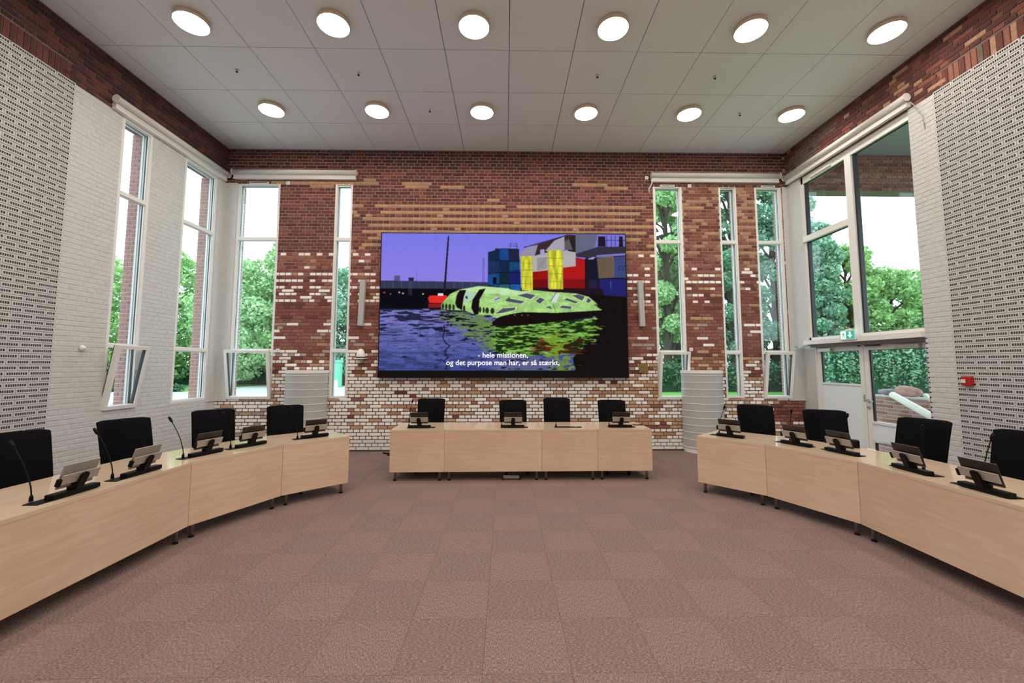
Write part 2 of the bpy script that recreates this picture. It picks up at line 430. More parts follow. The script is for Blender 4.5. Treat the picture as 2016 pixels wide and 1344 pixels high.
BRICK_CACHE = {}
def lay(wf, parent, bricks, limit=300, stuffname='brick_courses'):
    """bricks: (u, z, L, H, material key, style, proud). The 300 that show largest become parts, the rest one stuff part"""
    sc = []
    for i, b in enumerate(bricks):
        p = wf.P(b[0], b[1]); dv = p-CAM_POS
        s = on_screen(p)*b[2]*b[3]*abs(dv.normalized().dot(wf.w))/max(.5, dv.length_squared)
        if b[5] == 'hid': s = 0
        sc.append((s, i))
    sc.sort(reverse=True)
    parts = {i for s, i in sc[:limit] if s > 0}
    keys = sorted({b[4] for b in bricks}); hasperf = any(b[5] == 'perf' for b in bricks)
    mats = [MT[k] for k in keys]+([MT['slot']] if hasperf else [])
    V, Fc, MI = [], [], []
    for i, (u, z, L, H, mk, style, d) in enumerate(bricks):
        if i in parts:
            key = (round(L, 3), round(H, 3), mk, style, round(d, 4), tuple(round(c) for c in wf.w))
            me = BRICK_CACHE.get(key)
            if me is None:
                vs, fs, ms = brick_shape(L, H, d, style, wf.R3)
                me = bpy.data.meshes.new('brick'); me.from_pydata(vs, [], fs)
                me.materials.append(MT[mk])
                if style == 'perf': me.materials.append(MT['slot'])
                me.polygons.foreach_set('material_index', ms)
                BRICK_CACHE[key] = me
            link('brick', me, parent, wf.P(u, z))
        else:
            vs, fs, ms = brick_shape(L, H, d, style, wf.R3, keys.index(mk))
            if style == 'perf':
                ms = [keys.index(mk) if m_ == keys.index(mk) else len(keys) for m_ in ms]
            b0 = len(V); o = wf.P(u, z)
            V += [(v[0]+o.x, v[1]+o.y, v[2]+o.z) for v in vs]
            Fc += [[b0+k for k in f] for f in fs]; MI += ms
    if V:
        me = bpy.data.meshes.new(stuffname); me.from_pydata(V, [], Fc)
        for m in mats: me.materials.append(m)
        me.polygons.foreach_set('material_index', MI)
        o = link(stuffname, me, parent); o['kind'] = 'stuff'

C_H = 0.06846; STR = 0.245; HDR = 0.1225; JT = 0.012
def english_cross(u0, u1, z0, z1, zbase, ubase, holes, pick, mid=None):
    """rows of bricks clipped at the edges and around holes; pick(u,z,header)->(material,style)"""
    out = []
    j0 = int(math.floor((z0-zbase)/C_H+.001)); j = j0
    while True:
        zb = zbase+j*C_H; zt = zb+C_H-JT
        if zb >= z1-.02: break
        a, b = max(zb, z0), min(zt, z1)
        if b-a > .02:
            header = (j % 2 == 0)
            mod = HDR if header else STR
            off = ubase+(HDR/2 if header else (0 if j % 4 == 1 else STR/2))
            k = int(math.floor((u0-off)/mod))
            zc = (a+b)/2
            hs = [h for h in holes if h[2] < zc < h[3]]
            while True:
                s = off+k*mod; e = s+mod-JT; k += 1
                if s >= u1: break
                s2, e2 = max(s, u0), min(e, u1)
                segs = [(s2, e2)] if e2-s2 > .025 else []
                for h in hs:
                    ns = []
                    for (p, q) in segs:
                        if q <= h[0] or p >= h[1]: ns.append((p, q)); continue
                        if h[0]-p > .025: ns.append((p, h[0]))
                        if q-h[1] > .025: ns.append((h[1], q))
                    segs = ns
                for (p, q) in segs:
                    r = pick((p+q)/2, zc, header, j)
                    if r: out.append(((p+q)/2, zc, q-p, b-a, r[0], r[1], r[2] if len(r) > 2 else .007+rnd.random()*.003))
        j += 1
    return out

# ------------------------------------------------------------------ floor (carpet tiles)
floor = MB().box(XL-.3, 6.5, YB, D+.25, -.12, -.006).build('floor', 'dark'); floor['kind'] = 'structure'
T = .4979
tile_me = {}
for q in (0, 1):
    t = MB().box(-T/2+.0008, T/2-.0008, -T/2+.0008, T/2-.0008, -.006, 0)
    tile_me[q] = t.mesh('carpet_tile', MT['carpet_a'] if q == 0 else MT['carpet_b'])
tiles = []
gx0, gy0 = -.124, 5.419
i0, i1 = int((XL-gx0)/T)-1, int((6.2-gx0)/T)+1
j0, j1 = int((YB-gy0)/T), int((D-gy0)/T)+1
rest = MB()
cand = []
for i in range(i0, i1+1):
    for j in range(j0, j1+1):
        x, y = gx0+(i+.5)*T, gy0+(j+.5)*T
        cand.append((i, j, x, y))
def tscore(c):
    p = Vector((c[2], c[3], 0)); 
    if c[3]+T/2 > D-.02 or c[2]-T/2 < XL or c[2]+T/2 > XR: return 0
    dd = p-CAM_POS
    return on_screen(p)*1.7/dd.length**3
cand.sort(key=tscore, reverse=True)
for n_, (i, j, x, y) in enumerate(cand):
    q = (i+j) % 2
    if n_ < 300 and tscore((i,j,x,y)) > 0:
        link('carpet_tile', tile_me[q], floor, (x, y, 0))
    else:
        x0, x1 = max(x-T/2+.0008, XL-.02), min(x+T/2-.0008, 6.18); y0, y1 = y-T/2+.0008, min(y+T/2-.0008, D-.001)
        if x1 > x0 and y1 > y0: rest.box(x0, x1, y0, y1, -.006, 0, q)
o = rest.build('carpet_field', ['carpet_a', 'carpet_b'], floor, fix=False); o['kind'] = 'stuff'

# ------------------------------------------------------------------ ceiling (panels in a recessed grid)
ceiling = MB().box(XL-.3, 6.5, YB, D+.3, CEIL+.02, CEIL+.2).build('ceiling', 'dark'); ceiling['kind'] = 'structure'
CS = .9215
cx0, cy0 = .047, 7.44
xs = [XL]+[cx0+CS*k for k in range(-7, 8) if XL+.05 < cx0+CS*k < XR-.05]+[XR]
ys = sorted([D]+[cy0-CS*k for k in range(0, 16) if cy0-CS*k > YB+.1]+[YB])
for a in range(len(xs)-1):
    for b in range(len(ys)-1):
        g = .005
        MB().box(xs[a]+g, xs[a+1]-g, ys[b]+g, ys[b+1]-g, CEIL, CEIL+.025).build('ceiling_panel', 'ceil', ceiling, fix=False)

# ------------------------------------------------------------------ back wall
WIN_B = {'L1': (-5.53, -4.66, 1.03, 5.46), 'L2': (-3.53, -3.17, 1.02, 5.46), 'R1': (3.09, 3.70, 1.02, 5.46), 'R2': (4.48, 4.85, 1.02, 5.46), 'R3': (5.24, 5.81, 1.03, 5.46)}
holes_b = list(WIN_B.values())
wb = WF('back')
def pick_back(u, z, header, j):
    r = rnd.random()
    red = lambda: rnd.choice(['red1', 'red1', 'red2', 'red3'])
    dark = lambda: rnd.choice(['red1', 'red2', 'red2', 'red4', 'red2'])
    tan = lambda: rnd.choice(['tan1', 'tan1', 'tan2'])
    brn = lambda: rnd.choice(['brn1', 'brn2', 'brn1'])
    wht = lambda: (rnd.choice(['wht1', 'wht1', 'wht2', 'wht3']), 'round')
    if z < .235: return ('plinth', 'flat', .010)
    if u < -5.50 and 1.0 < z < 5.45: return ('paint', 'flat', .004)
    if z < 1.46:
        if u > 5.35 and .42 < z < 1.0 and u+ (1.0-z)*.9 > 5.55 and (z > .6 or r < .4): return (red(), 'flat')
        if u < -4.6: return wht() if r < (.92 if header else .8) else (rnd.choice(['brn1', 'gry1']), 'flat')
        pw = .87 if header else .60
        if u > 2.5 and u < 4.6: pw -= .22
        if -3.7 < u < -3.0 and z > 1.0: pw -= .15
        if r < pw: return wht()
        if r < .97: return (brn(), 'flat')
        return (red(), 'flat')
    if z < 2.03:
        if u > 3.7 and u < 4.5: return wht() if (r < .18 and not header) else ((brn(), 'flat') if r < .4 else (red(), 'flat'))
        if u > 4.8: return wht() if r < .3 else ((brn(), 'flat') if r < .65 else (red(), 'flat'))
        k = (z-1.46)/.57
        pw = (.62 if header else .40)*(1-.35*k)
        if r < pw: return wht()
        if r < pw+.27: return (rnd.choice(['brn1', 'brn2', 'gry1']), 'flat')
        return (red(), 'flat')
    if z < 2.62:
        if not header:
            if j % 2 == 1 and r < (.20 if (u < -2.5 or u > 4.8) else .06): return wht()
            if r < .42: return (rnd.choice(['brn2', 'gry1', 'red3']), 'flat')
        if header and r < .07: return ('gry1', 'round')
        return (rnd.choice(['red1', 'red3', 'red3', 'red1']), 'flat')
    if z < 2.98:
        if not header and r < .16: return (rnd.choice(['brn2', 'brn1']), 'flat')
        return (rnd.choice(['red1', 'red3', 'red1', 'red2']), 'flat')
    if z < 3.63:
        if header:
            pw = .66 if u < 3 else (.60 if 3.7 < u < 4.35 else .12)
            if r < pw: return wht()
            if r < pw+.14: return (rnd.choice(['brn1', 'gry1', 'brn2']), 'flat')
            return (red(), 'flat')
        if r < .06: return wht()
        return (red(), 'flat')
    if z < 4.0:
        if header and r < .13: return wht()
        if r < .25: return (rnd.choice(['red3', 'brn2']), 'flat')
        return (red(), 'flat')
    if z < 5.03:
        if u < -3.15: return (dark(), 'flat') if rnd.random() > .004 else (tan(), 'flat')
        if u < 3.1:
            if header: return (rnd.choice(['red2', 'red2', 'red4', 'red1']), 'flat') if r > .05 else ('brn2', 'flat')
            edge = (abs(u) > 2.7)
            if z > 4.42: return (tan(), 'flat') if r < (.45 if edge else .97) else ('red2', 'flat')
            return (tan(), 'flat') if r < .5 else (red(), 'flat')
        if header: return (red(), 'flat') if r < .9 else ('brn2', 'flat')
        return (rnd.choice(['tan2', 'brn2', 'tan1']), 'flat') if r < .52 else (red(), 'flat')
    if u > 3.05 and z < 5.46:
        return (rnd.choice(['tan2', 'brn2']), 'flat') if r < .28 else (red(), 'flat')
    for (a, b, c, d) in ((-3.05, -2.62, 5.50, 5.59), (-2.15, -1.6, 5.39, 5.47), (-1.4, -.88, 5.36, 5.43), (-.50, -.22, 5.10, 5.17), (1.4, 2.1, 5.40, 5.47), (2.0, 2.5, 5.34, 5.41), (2.2, 2.6, 5.47, 5.53), (-4.9, -2.7, 5.46, 5.52), (-4.1, -3.6, 5.37, 5.43)):
        if a < u < b and c < z < d: return (tan(), 'flat')
    if z > 5.8 or u < -4.6: return (rnd.choice(['red2', 'red4', 'red4', 'mar1']), 'flat')
    return (rnd.choice(['red2', 'red2', 'red4', 'red1']), 'flat')

wall_back = empty('wall_back'); wall_back['kind'] = 'structure'
slab = MB()
for (a, b, c, d) in rects_minus((XL-.4, XR+.02, 0, CEIL), holes_b): wb.box(slab, a, b, c, d, 0, .26, 0)
wb.box(slab, XR+.02, 6.06, 0, .985, 0, .26, 0)
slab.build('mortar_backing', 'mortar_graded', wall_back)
bl = english_cross(XL, 6.05, 0, CEIL-.02, .235-4*C_H, -2.945, holes_b, lambda u, z, h, j: pick_back(u, z, h, j) if (u < XR or z < 1.0) else None)
# the cement line where the old plinth meets the brick
lay(wb, wall_back, bl, 300)
# daylit brick reveals outside the frames
rv = MB()
for k, (a, b, c, d) in WIN_B.items():
    z = c+.02; n_ = 0
    while z < d-.03:
        for (ue, sgn) in ((a, 1), (b, -1)):
            u0, u1 = (ue, ue+.006) if sgn > 0 else (ue-.006, ue)
            if n_ % 2: wb.box(rv, u0, u1, z, z+C_H-JT, .115, .262)
            else:
                wb.box(rv, u0, u1, z, z+C_H-JT, .115, .18); wb.box(rv, u0, u1, z, z+C_H-JT, .192, .262)
        z += C_H; n_ += 1
    wb.box(rv, a-.0, a+.003, c, d, .11, .262, 1); wb.box(rv, b-.003, b, c, d, .11, .262, 1)
o = rv.build('reveal_bricks', ['reveal', 'reveal_mortar'], wall_back); o['kind'] = 'stuff'
# concrete strip above the brick at the ceiling
s = MB(); wb.box(s, XL, XR, CEIL-.035, CEIL, -.004, 0); s.build('trim_1', 'soffit')['kind'] = 'structure'

# ------------------------------------------------------------------ side walls
WIN_L = {'W1': (6.07, 6.61, 1.05, 5.45), 'W2': (7.30, 8.14, 1.03, 5.45)}
wl = WF('left'); wr = WF('right')
ZB = 5.45
PERF_EDGE = 5.37
def side_wall(side, wf, holes, u_end, band_tan):
    up = empty('wall_%s_upper' % side); up['kind'] = 'structure'
    s = MB(); wf.box(s, YB, D+.26, ZB, CEIL, 0, .30); s.build('mortar_backing', 'mortar_band', up)
    def pick_band(u, z, h, j):
        r = rnd.random()
        if u < 5.30 and z < ZB+.24: return None
        if side == 'left': return (rnd.choice(['mar1', 'red4', 'mar1', 'red2']), 'flat')  # left band bricks coloured darker to stand for weaker lamp light
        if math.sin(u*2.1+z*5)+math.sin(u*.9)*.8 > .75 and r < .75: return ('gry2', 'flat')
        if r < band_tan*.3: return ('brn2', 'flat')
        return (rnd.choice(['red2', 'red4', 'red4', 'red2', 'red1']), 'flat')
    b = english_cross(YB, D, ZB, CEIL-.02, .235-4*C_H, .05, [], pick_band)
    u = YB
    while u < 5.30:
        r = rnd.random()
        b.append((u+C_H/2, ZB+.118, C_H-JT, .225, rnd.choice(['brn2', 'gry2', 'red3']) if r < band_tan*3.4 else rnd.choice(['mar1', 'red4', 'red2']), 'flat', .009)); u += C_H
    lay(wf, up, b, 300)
    pf = empty('wall_%s_perforated' % side); pf['kind'] = 'structure'
    s = MB(); wf.box(s, YB, PERF_EDGE, 0, ZB, 0, .32); s.build('backing', 'paint_mortar', pf)
    def pick_perf(u, z, h, j):
        return ('paint', 'perf', .010)
    # courses: a stretcher course, then one that starts with a half brick
    b = []; j = 0; z = .20
    while z < ZB-.04:
        u = PERF_EDGE-.004
        if j % 2: b.append((u-.056, z+.028, .112, C_H-JT, 'paint', 'perf', .010)); u -= .1225
        while u > -1.0:
            b.append((u-.1165, z+.028, .233, C_H-JT, 'paint', 'perf', .010)); u -= STR
        j += 1; z += C_H
    j = 0; z = .20
    while z > .05:
        z -= C_H; u = PERF_EDGE-.004
        while u > -1.0: b.append((u-.1165, z+.028, .233, C_H-JT, 'paint2', 'flat', .004)); u -= STR
    lay(wf, pf, b, 300)
    wl_ = empty('wall_%s' % side); wl_['kind'] = 'structure'
    s = MB()
    for (a, b_, c, d) in rects_minus((PERF_EDGE, u_end, 0, ZB), holes): wf.box(s, a, b_, c, d, 0, .32)
    s.build('joint_backing', 'paint_mortar', wl_)
    b = english_cross(PERF_EDGE, u_end, 0, ZB-.01, .235-4*C_H, .05, holes, lambda u, z, h, j: (rnd.choice(['paint', 'paint', 'paint2']), 'paintb', .0025+rnd.random()*.0025))
    lay(wf, wl_, b, 300)
    return up, pf, wl_
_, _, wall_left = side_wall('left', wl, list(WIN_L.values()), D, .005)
_, _, wall_right = side_wall('right', wr, [], 5.74, .22)
# daylit outer reveal of the two left windows: every brick its own piece
outer = empty('trim_2'); outer['kind'] = 'structure'
s = MB()
for (a, b, c, d) in WIN_L.values():
    wl.box(s, b-.004, b, c, d, .12, .325); wl.box(s, a, a+.004, c, d, .12, .325)
s.build('pale_joints', 'reveal_mortar', outer)
rb = {}
def reveal_brick(L, far):
    k = (round(L, 3), far)
    if k not in rb: rb[k] = MB().box(-L/2, L/2, -.005, .005, -(C_H-JT)/2, (C_H-JT)/2).mesh('brick', 'reveal')
    return rb[k]
for (a, b, c, d) in WIN_L.values():
    z = c+.03; n_ = 0
    while z < d-.05:
        x = XL-.12
        for L in ((.064, .128) if n_ % 2 else (.128, .064)):
            link('brick', reveal_brick(L, 1), outer, (x-L/2, b-.006, z+.028)); x -= L+.011
        z += C_H; n_ += 1
# back closure behind the camera
s = MB().box(XL-.3, XR+.4, YB-.2, YB, 0, CEIL); s.build('wall_rear', 'paint')['kind'] = 'structure'

# white corner posts, right hand wall end and ledge
s = MB()
s.bevbox(XL, XL+.242, D-.03, D, .985, 5.45, .008)
s.bevbox(XL-.02, XL+.02, 8.15, D, .985, 5.45, .008)
s.build('trim_3', 'paint')['kind'] = 'structure'
s = MB()
s.bevbox(5.825, 6.10, D-.02, D+.10, .985, 2.08, .004)
s.bevbox(5.825, XR+.05, D-.02, D+.10, 2.08, 5.45, .004)
s.box(XR+.001, 5.99, 8.0, D-.02, 2.08, 5.462)
s.box(6.10, 6.14, 8.03, D+.1, 0, 2.08)
s.build('trim_4', 'paint')['kind'] = 'structure'

# ------------------------------------------------------------------ windows
def frame_ring(wf, mb, u0, u1, z0, z1, t, w0, w1, mi=0, tb=None):
    tb = t if tb is None else tb
    wf.box(mb, u0, u0+t, z0, z1, w0, w1, mi); wf.box(mb, u1-t, u1, z0, z1, w0, w1, mi)
    wf.box(mb, u0+t, u1-t, z0, z0+tb, w0, w1, mi); wf.box(mb, u0+t, u1-t, z1-t, z1, w0, w1, mi)

win_no = [0]
def window(wf, u0, u1, z0, z1, transoms, tilt=False, vent=False, fs=.045):
    win_no[0] += 1
    root = empty('window_%d' % win_no[0], wf.P((u0+u1)/2, z0)); root['kind'] = 'structure'
    inv = Matrix.Translation(-wf.P((u0+u1)/2, z0))
    def put(mb, name, mats, par=None):
        mb.xf(inv) if par is None else mb.xf(inv)
        o = mb.build(name, mats, par or root)
        return o
    f = MB(); frame_ring(wf, f, u0, u1, z0, z1, fs, .0, .095); put(f, 'window_frame', 'white_frame')
    f = MB(); frame_ring(wf, f, u0+.012, u1-.012, z0+.012, z1-.012, .045, .096, .125); put(f, 'outer_frame', 'alu_out')
    zs = [z0]+list(transoms)+[z1]
    for tz in transoms:
        f = MB(); wf.box(f, u0+.01, u1-.01, tz-.028, tz+.028, .005, .10); put(f, 'transom', 'white_frame')
    for i in range(len(zs)-1):
        a, b = zs[i]+(.028 if i else .045), zs[i+1]-(.028 if i < len(zs)-2 else .045)
        ua, ub = u0+fs, u1-fs
        g = MB(); frame_ring(wf, g, ua, ub, a, b, .010, .035, .062, 0)
        if i == 0 and tilt:
            # hopper sash leaning into the room: bottom hinged
            put(g, 'gasket', 'black_gasket')
            H = b-a+.09; W = (u1-u0)-.005
            th = math.asin(.155/H)
            f = MB(); frame_ring(wf, f, 0, 0, 0, 0, 0, 0, 0) if False else None
            loc = wf.P((u0+u1)/2, z0+.004, -.006)-wf.P((u0+u1)/2, z0)
            M3 = Matrix(((wf.u.x, wf.w.x, 0, 0), (wf.u.y, wf.w.y, 0, 0), (0, 0, 1, 0), (0,0,0,1)))
            Rt = Matrix.Translation(loc) @ M3 @ Matrix.Rotation(th, 4, 'X')
            def bx(mb, x0, x1, y0, y1, q0, q1): return mb.box(x0, x1, y0, y1, q0, q1)
            sash = MB(); t = .052; hw = W/2
            bx(sash, -hw, -hw+t, -.03, .03, 0, H); bx(sash, hw-t, hw, -.03, .03, 0, H); bx(sash, -hw+t, hw-t, -.03, .03, 0, t); bx(sash, -hw+t, hw-t, -.03, .03, H-t, H)
            sash.xf(Rt); so = sash.build('sash', 'white_frame', root)
            gk = MB(); bx(gk, -hw+t, -hw+t+.008, -.01, .032, t, H-t); bx(gk, hw-t-.008, hw-t, -.01, .032, t, H-t)
            bx(gk, -hw+.004, -hw+t-.004, .0305, .045, .01, H-.01); bx(gk, hw-t+.004, hw-.004, .0305, .045, .01, H-.01)
            gk.xf(Rt); gk.build('gasket', 'black_gasket', so)
            pn = MB(); bx(pn, -hw+t+.002, hw-t-.002, -.002, .002, t+.002, H-t-.002); pn.xf(Rt); pn.build('pane', 'glass', so)
            # stay arm
            st = MB().tube([loc+M3.to_3x3() @ Vector((hw-.02, .02, H*.55)), loc+M3.to_3x3() @ Vector((hw-.02, -.10, H*.72))], .005, 6)
            st.build('stay_arm', 'steel', root)
        else:
            put(g, 'gasket', 'black_gasket')
            f = MB(); frame_ring(wf, f, ua, ub, a, b, .0001+.014, .022, .036); so = put(f, 'glazing_bead', 'white_frame')
            pn = MB(); wf.box(pn, ua+.008, ub-.008, a+.008, b-.008, .048, .052); put(pn, 'pane', 'glass', so)
    if vent:
        v = MB(); c = (u0+u1)/2; hw = (u1-u0)*.18+.04
        wf.box(v, c-hw, c+hw, z1-.025, z1+.012, -.028, .002); put(v, 'trickle_vent', 'white_plain')
        o = MB(); wf.box(o, c-hw+.02, c+hw-.02, z1-.012, z1+.001, -.030, -.027); put(o, 'vent_slot', 'black_gasket')
    return root
TR = (1.98, 4.28)
window(wl, *WIN_L['W1'], TR, tilt=True)
window(wl, *WIN_L['W2'], TR)
window(wb, *WIN_B['L1'], (1.985, 4.28), tilt=True, vent=True)
window(wb, *WIN_B['L2'], (1.985, 4.28), fs=.035)
window(wb, *WIN_B['R1'], (1.96, 4.26), tilt=True, vent=True)
window(wb, *WIN_B['R2'], (1.96, 4.26), fs=.035)
window(wb, *WIN_B['R3'], (1.96, 4.26), tilt=True, vent=True)

# right glazed screen above the ledge
wr2 = WF('right', (5.95, 0, 0))
root = empty('window_8', (5.95, 6.9, 2.2)); root['kind'] = 'structure'
def put8(mb, name, mats, par=None):
    mb.xf(Matrix.Translation((-5.95, -6.9, -2.2))); return mb.build(name, mats, par or root)
U0, U1, UM0, UM1 = 5.72, 8.03, 6.80, 6.93
f = MB(); wr2.box(f, U0-.04, U0+.02, 2.18, ZB, 0, .10); wr2.box(f, U1-.075, U1, 2.18, ZB, 0, .10); wr2.box(f, U0, U1, ZB-.13, ZB, 0, .10); wr2.box(f, U0, U1, 2.18, 2.235, 0, .10)
put8(f, 'window_frame', 'white_frame')
f = MB(); wr2.box(f, UM0, UM1, 2.2, ZB-.1, -.01, .10); put8(f, 'mullion', 'white_frame')
f = MB(); wr2.box(f, UM1, U1, 4.13, 4.24, -.025, .10); put8(f, 'transom', 'white_frame')
for (a, b, c, d) in ((U0+.02, UM0, 2.235, ZB-.13), (UM1, U1-.075, 2.235, 4.13), (UM1, U1-.075, 4.24, ZB-.13)):
    g = MB(); wr2.box(g, b-.034, b, c, d, .03, .10); wr2.box(g, a, b-.034, d-.016, d, .045, .07); wr2.box(g, a, b-.034, c, c+.008, .045, .07)
    go = put8(g, 'gasket', 'black_gasket')
    p = MB(); wr2.box(p, a+.002, b-.036, c+.002, d-.018, .056, .060); put8(p, 'pane', 'glass', go)
v = MB(); wr2.box(v, 7.22, 7.72, ZB-.105, ZB-.075, -.03, 0); put8(v, 'trickle_vent', 'white_plain')
# ledge between the screen and the doors
s = MB().box(5.86, 6.16, 5.74, 8.06, 2.10, 2.18); s.build('trim_5', 'white_frame')['kind'] = 'structure'
s = MB().box(5.97, 6.20, 5.74, 8.02, 2.045, 2.10); s.build('trim_6', 'soffit')['kind'] = 'structure'
# side reveal of the right wall towards the doors
s = MB().box(XR, XR+.36, 5.715, 5.745, 0, 2.1); s.build('trim_7', 'paint')['kind'] = 'structure'

# double doors below the ledge
wd = WF('right', (6.08, 0, 0))
def door(n, u0, u1, panes, panels, handle_u, closer):
    root = empty('door_%d' % n, (6.08, (u0+u1)/2, 0)); root['kind'] = 'structure'
    inv = Matrix.Translation((-6.08, -(u0+u1)/2, 0))
    def put(mb, name, mats, par=None): mb.xf(inv); return mb.build(name, mats, par or root)
    st = .085
    f = MB(); wd.box(f, u0, u0+st, .02, 2.04, 0, .06); wd.box(f, u1-st, u1, .02, 2.04, 0, .06)
    wd.box(f, u0+st, u1-st, 1.955, 2.04, 0, .06); wd.box(f, u0+st, u1-st, .02, .13, 0, .06)
    put(f, 'door_leaf', 'white_frame')
    for (a, b, c) in panels:
        f = MB(); wd.box(f, u0+st+.001, u1-st-.001, a, b, .012, .045); put(f, 'infill_panel', 'doorpanel')
        f = MB(); wd.box(f, u0+st, u1-st, b, b+c, -.004, .05); put(f, 'rail', 'white_frame')
    for (a, b) in panes:
        g = MB(); wd.box(g, u1-st-.028, u1-st-.001, a, b, .02, .05); wd.box(g, u0+st+.001, u1-st-.028, b-.008, b-.001, .02, .05); go = put(g, 'gasket', 'black_gasket')
        p = MB(); wd.box(p, u0+st+.001, u1-st-.03, a, b-.01, .028, .032); put(p, 'pane', 'glass', go)
    if closer:
        f = MB(); wd.box(f, closer[0], closer[1], 1.955, 2.015, -.055, 0); put(f, 'door_closer', 'steel')
        f = MB(); wd.box(f, closer[2], closer[3], 2.018, 2.036, -.06, -.02); put(f, 'closer_arm', 'black_gasket')
    if handle_u:
        f = MB(); f.tube([wd.P(handle_u, 1.11, 0), wd.P(handle_u, 1.11, -.055)], .013, 8); f.tube([wd.P(handle_u, 1.11, -.055), wd.P(handle_u-.13, 1.11, -.055)], .010, 8)
        f.tube([wd.P(handle_u, 1.11, 0), wd.P(handle_u, 1.11, -.012)], .027, 14)
        put(f, 'door_handle', 'steel')
        f = MB(); f.tube([wd.P(handle_u, 1.00, 0), wd.P(handle_u, 1.00, -.02)], .024, 14); put(f, 'lock_cylinder', 'steel')
    return root
door(1, 6.955, 8.00, [(1.375, 1.955)], [(.13, 1.345, .03)], None, (7.60, 7.92, 6.98, 7.0))
door(2, 5.80, 6.945, [(.78, 1.955), (.13, .43)], [(.465, .74, .04)], 6.90, (5.95, 6.32, 6.60, 6.86))
f = MB(); wd.box(f, 8.0, 8.03, 0, 2.045, -.01, .10); wd.box(f, 5.745, 5.80, 0, 2.045, -.01, .10); wd.box(f, 5.745, 8.03, 2.042, 2.10, .02, .10)
wd.box(f, 5.745, 8.03, 0, .018, -.02, .10)
f.build('trim_8', 'white_frame')['kind'] = 'structure'
# meeting edge with small finger bolt
f = MB(); wd.box(f, 6.972, 6.984, 1.09, 1.21, -.018, 0); f.build('trim_9', 'steel')['kind'] = 'structure'

# ------------------------------------------------------------------ outside: canopy beam, ground, low wall
s = MB().box(6.40, 13.5, 1.5, 8.8, 6.20, 6.32); o = s.build('canopy_roof', 'soffit'); o['kind'] = 'structure'
beam = empty('canopy_beam'); beam['kind'] = 'structure'
wbm = WF('back', (0, 8.46, 0))
s = MB(); wbm.box(s, 6.36, 13.5, 5.41, 6.2, 0, .3); s.build('mortar_backing', 'mortar_band', beam)
b = english_cross(6.36, 13.5, 5.41, 6.19, 5.41, 0, [], lambda u, z, h, j: (rnd.choice(['red1', 'red3', 'red1', 'red2']), 'flat'))
lay(wbm, beam, b, 300)
gr = MB().box(-80, 2, 8.9, 90, -.1, -.02); o = gr.build('ground_paving', 'paving'); o['kind'] = 'structure'
gr = MB().box(-80, XL-.45, -20, 8.9, -.1, -.02).box(6.6, 14, -20, 8.9, -.1, -.02); o = gr.build('ground_terrace', 'paving'); o['kind'] = 'structure'
gr = MB().box(2, 80, 8.9, 90, -.1, -.015).box(14, 80, -20, 8.9, -.1, -.02); o = gr.build('ground_lawn', 'lawn'); o['kind'] = 'structure'
gr = MB().box(-60, -21, 27.6, 40, -.1, .02); o = gr.build('ground_verge', 'lawn'); o['kind'] = 'structure'

lw = empty('garden_wall', (7.45, 7.0, 0)); tag(lw, 'low red brick garden wall outside the right glazed door', 'wall')
wg = WF('right', (7.35, 0, 0))
s = MB(); wg.box(s, 4.6, 8.2, 0, 1.10, 0, .24); s.xf(Matrix.Translation((-7.45, -7.0, 0))); s.build('wall_core', 'reveal_mortar', lw)
gb = english_cross(4.6, 8.2, 0, 1.10, 0, 0, [], lambda u, z, h, j: (rnd.choice(['reveal', 'reveal', 'red3']), 'flat'))
gw = WF('right', (-.10, -7.0, 0))
for b_ in gb: pass
def lay_local(wf_world, off, parent, bricks):
    for (u, z, L, H, mk, style, d) in bricks:
        if u < 6.0 and rnd.random() < 0: continue
        key = (round(L, 3), round(H, 3), mk, style, 'g')
        me = BRICK_CACHE.get(key)
        if me is None:
            vs, fs, ms = brick_shape(L, H, .008, style, wf_world.R3)
            me = bpy.data.meshes.new('brick'); me.from_pydata(vs, [], fs); me.materials.append(MT[mk]); BRICK_CACHE[key] = me
        link('brick', me, parent, wf_world.P(u, z)-off)
vis = [b_ for b_ in gb if b_[0] > 6.25 and b_[1] > .25][:300]; hid = [b_ for b_ in gb if b_ not in vis]
lay_local(wg, Vector((7.45, 7.0, 0)), lw, vis)
V, Fc = [], []
for (u, z, L, H, mk, style, d) in hid:
    vs, fs, ms = brick_shape(L, H, .008, 'flat', wg.R3); b0 = len(V); o_ = wg.P(u, z)-Vector((7.45, 7.0, 0))
    V += [(v_[0]+o_.x, v_[1]+o_.y, v_[2]+o_.z) for v_ in vs]; Fc += [[b0+k for k in f_] for f_ in fs]
me = bpy.data.meshes.new('brick_courses'); me.from_pydata(V, [], Fc); me.materials.append(MT['reveal']); o = link('brick_courses', me, lw); o['kind'] = 'stuff'
s = MB(); wg.box(s, 4.58, 8.22, 1.10, 1.125, -.02, .26); s.xf(Matrix.Translation((-7.45, -7.0, 0))); s.build('coping', 'reveal_mortar', lw)

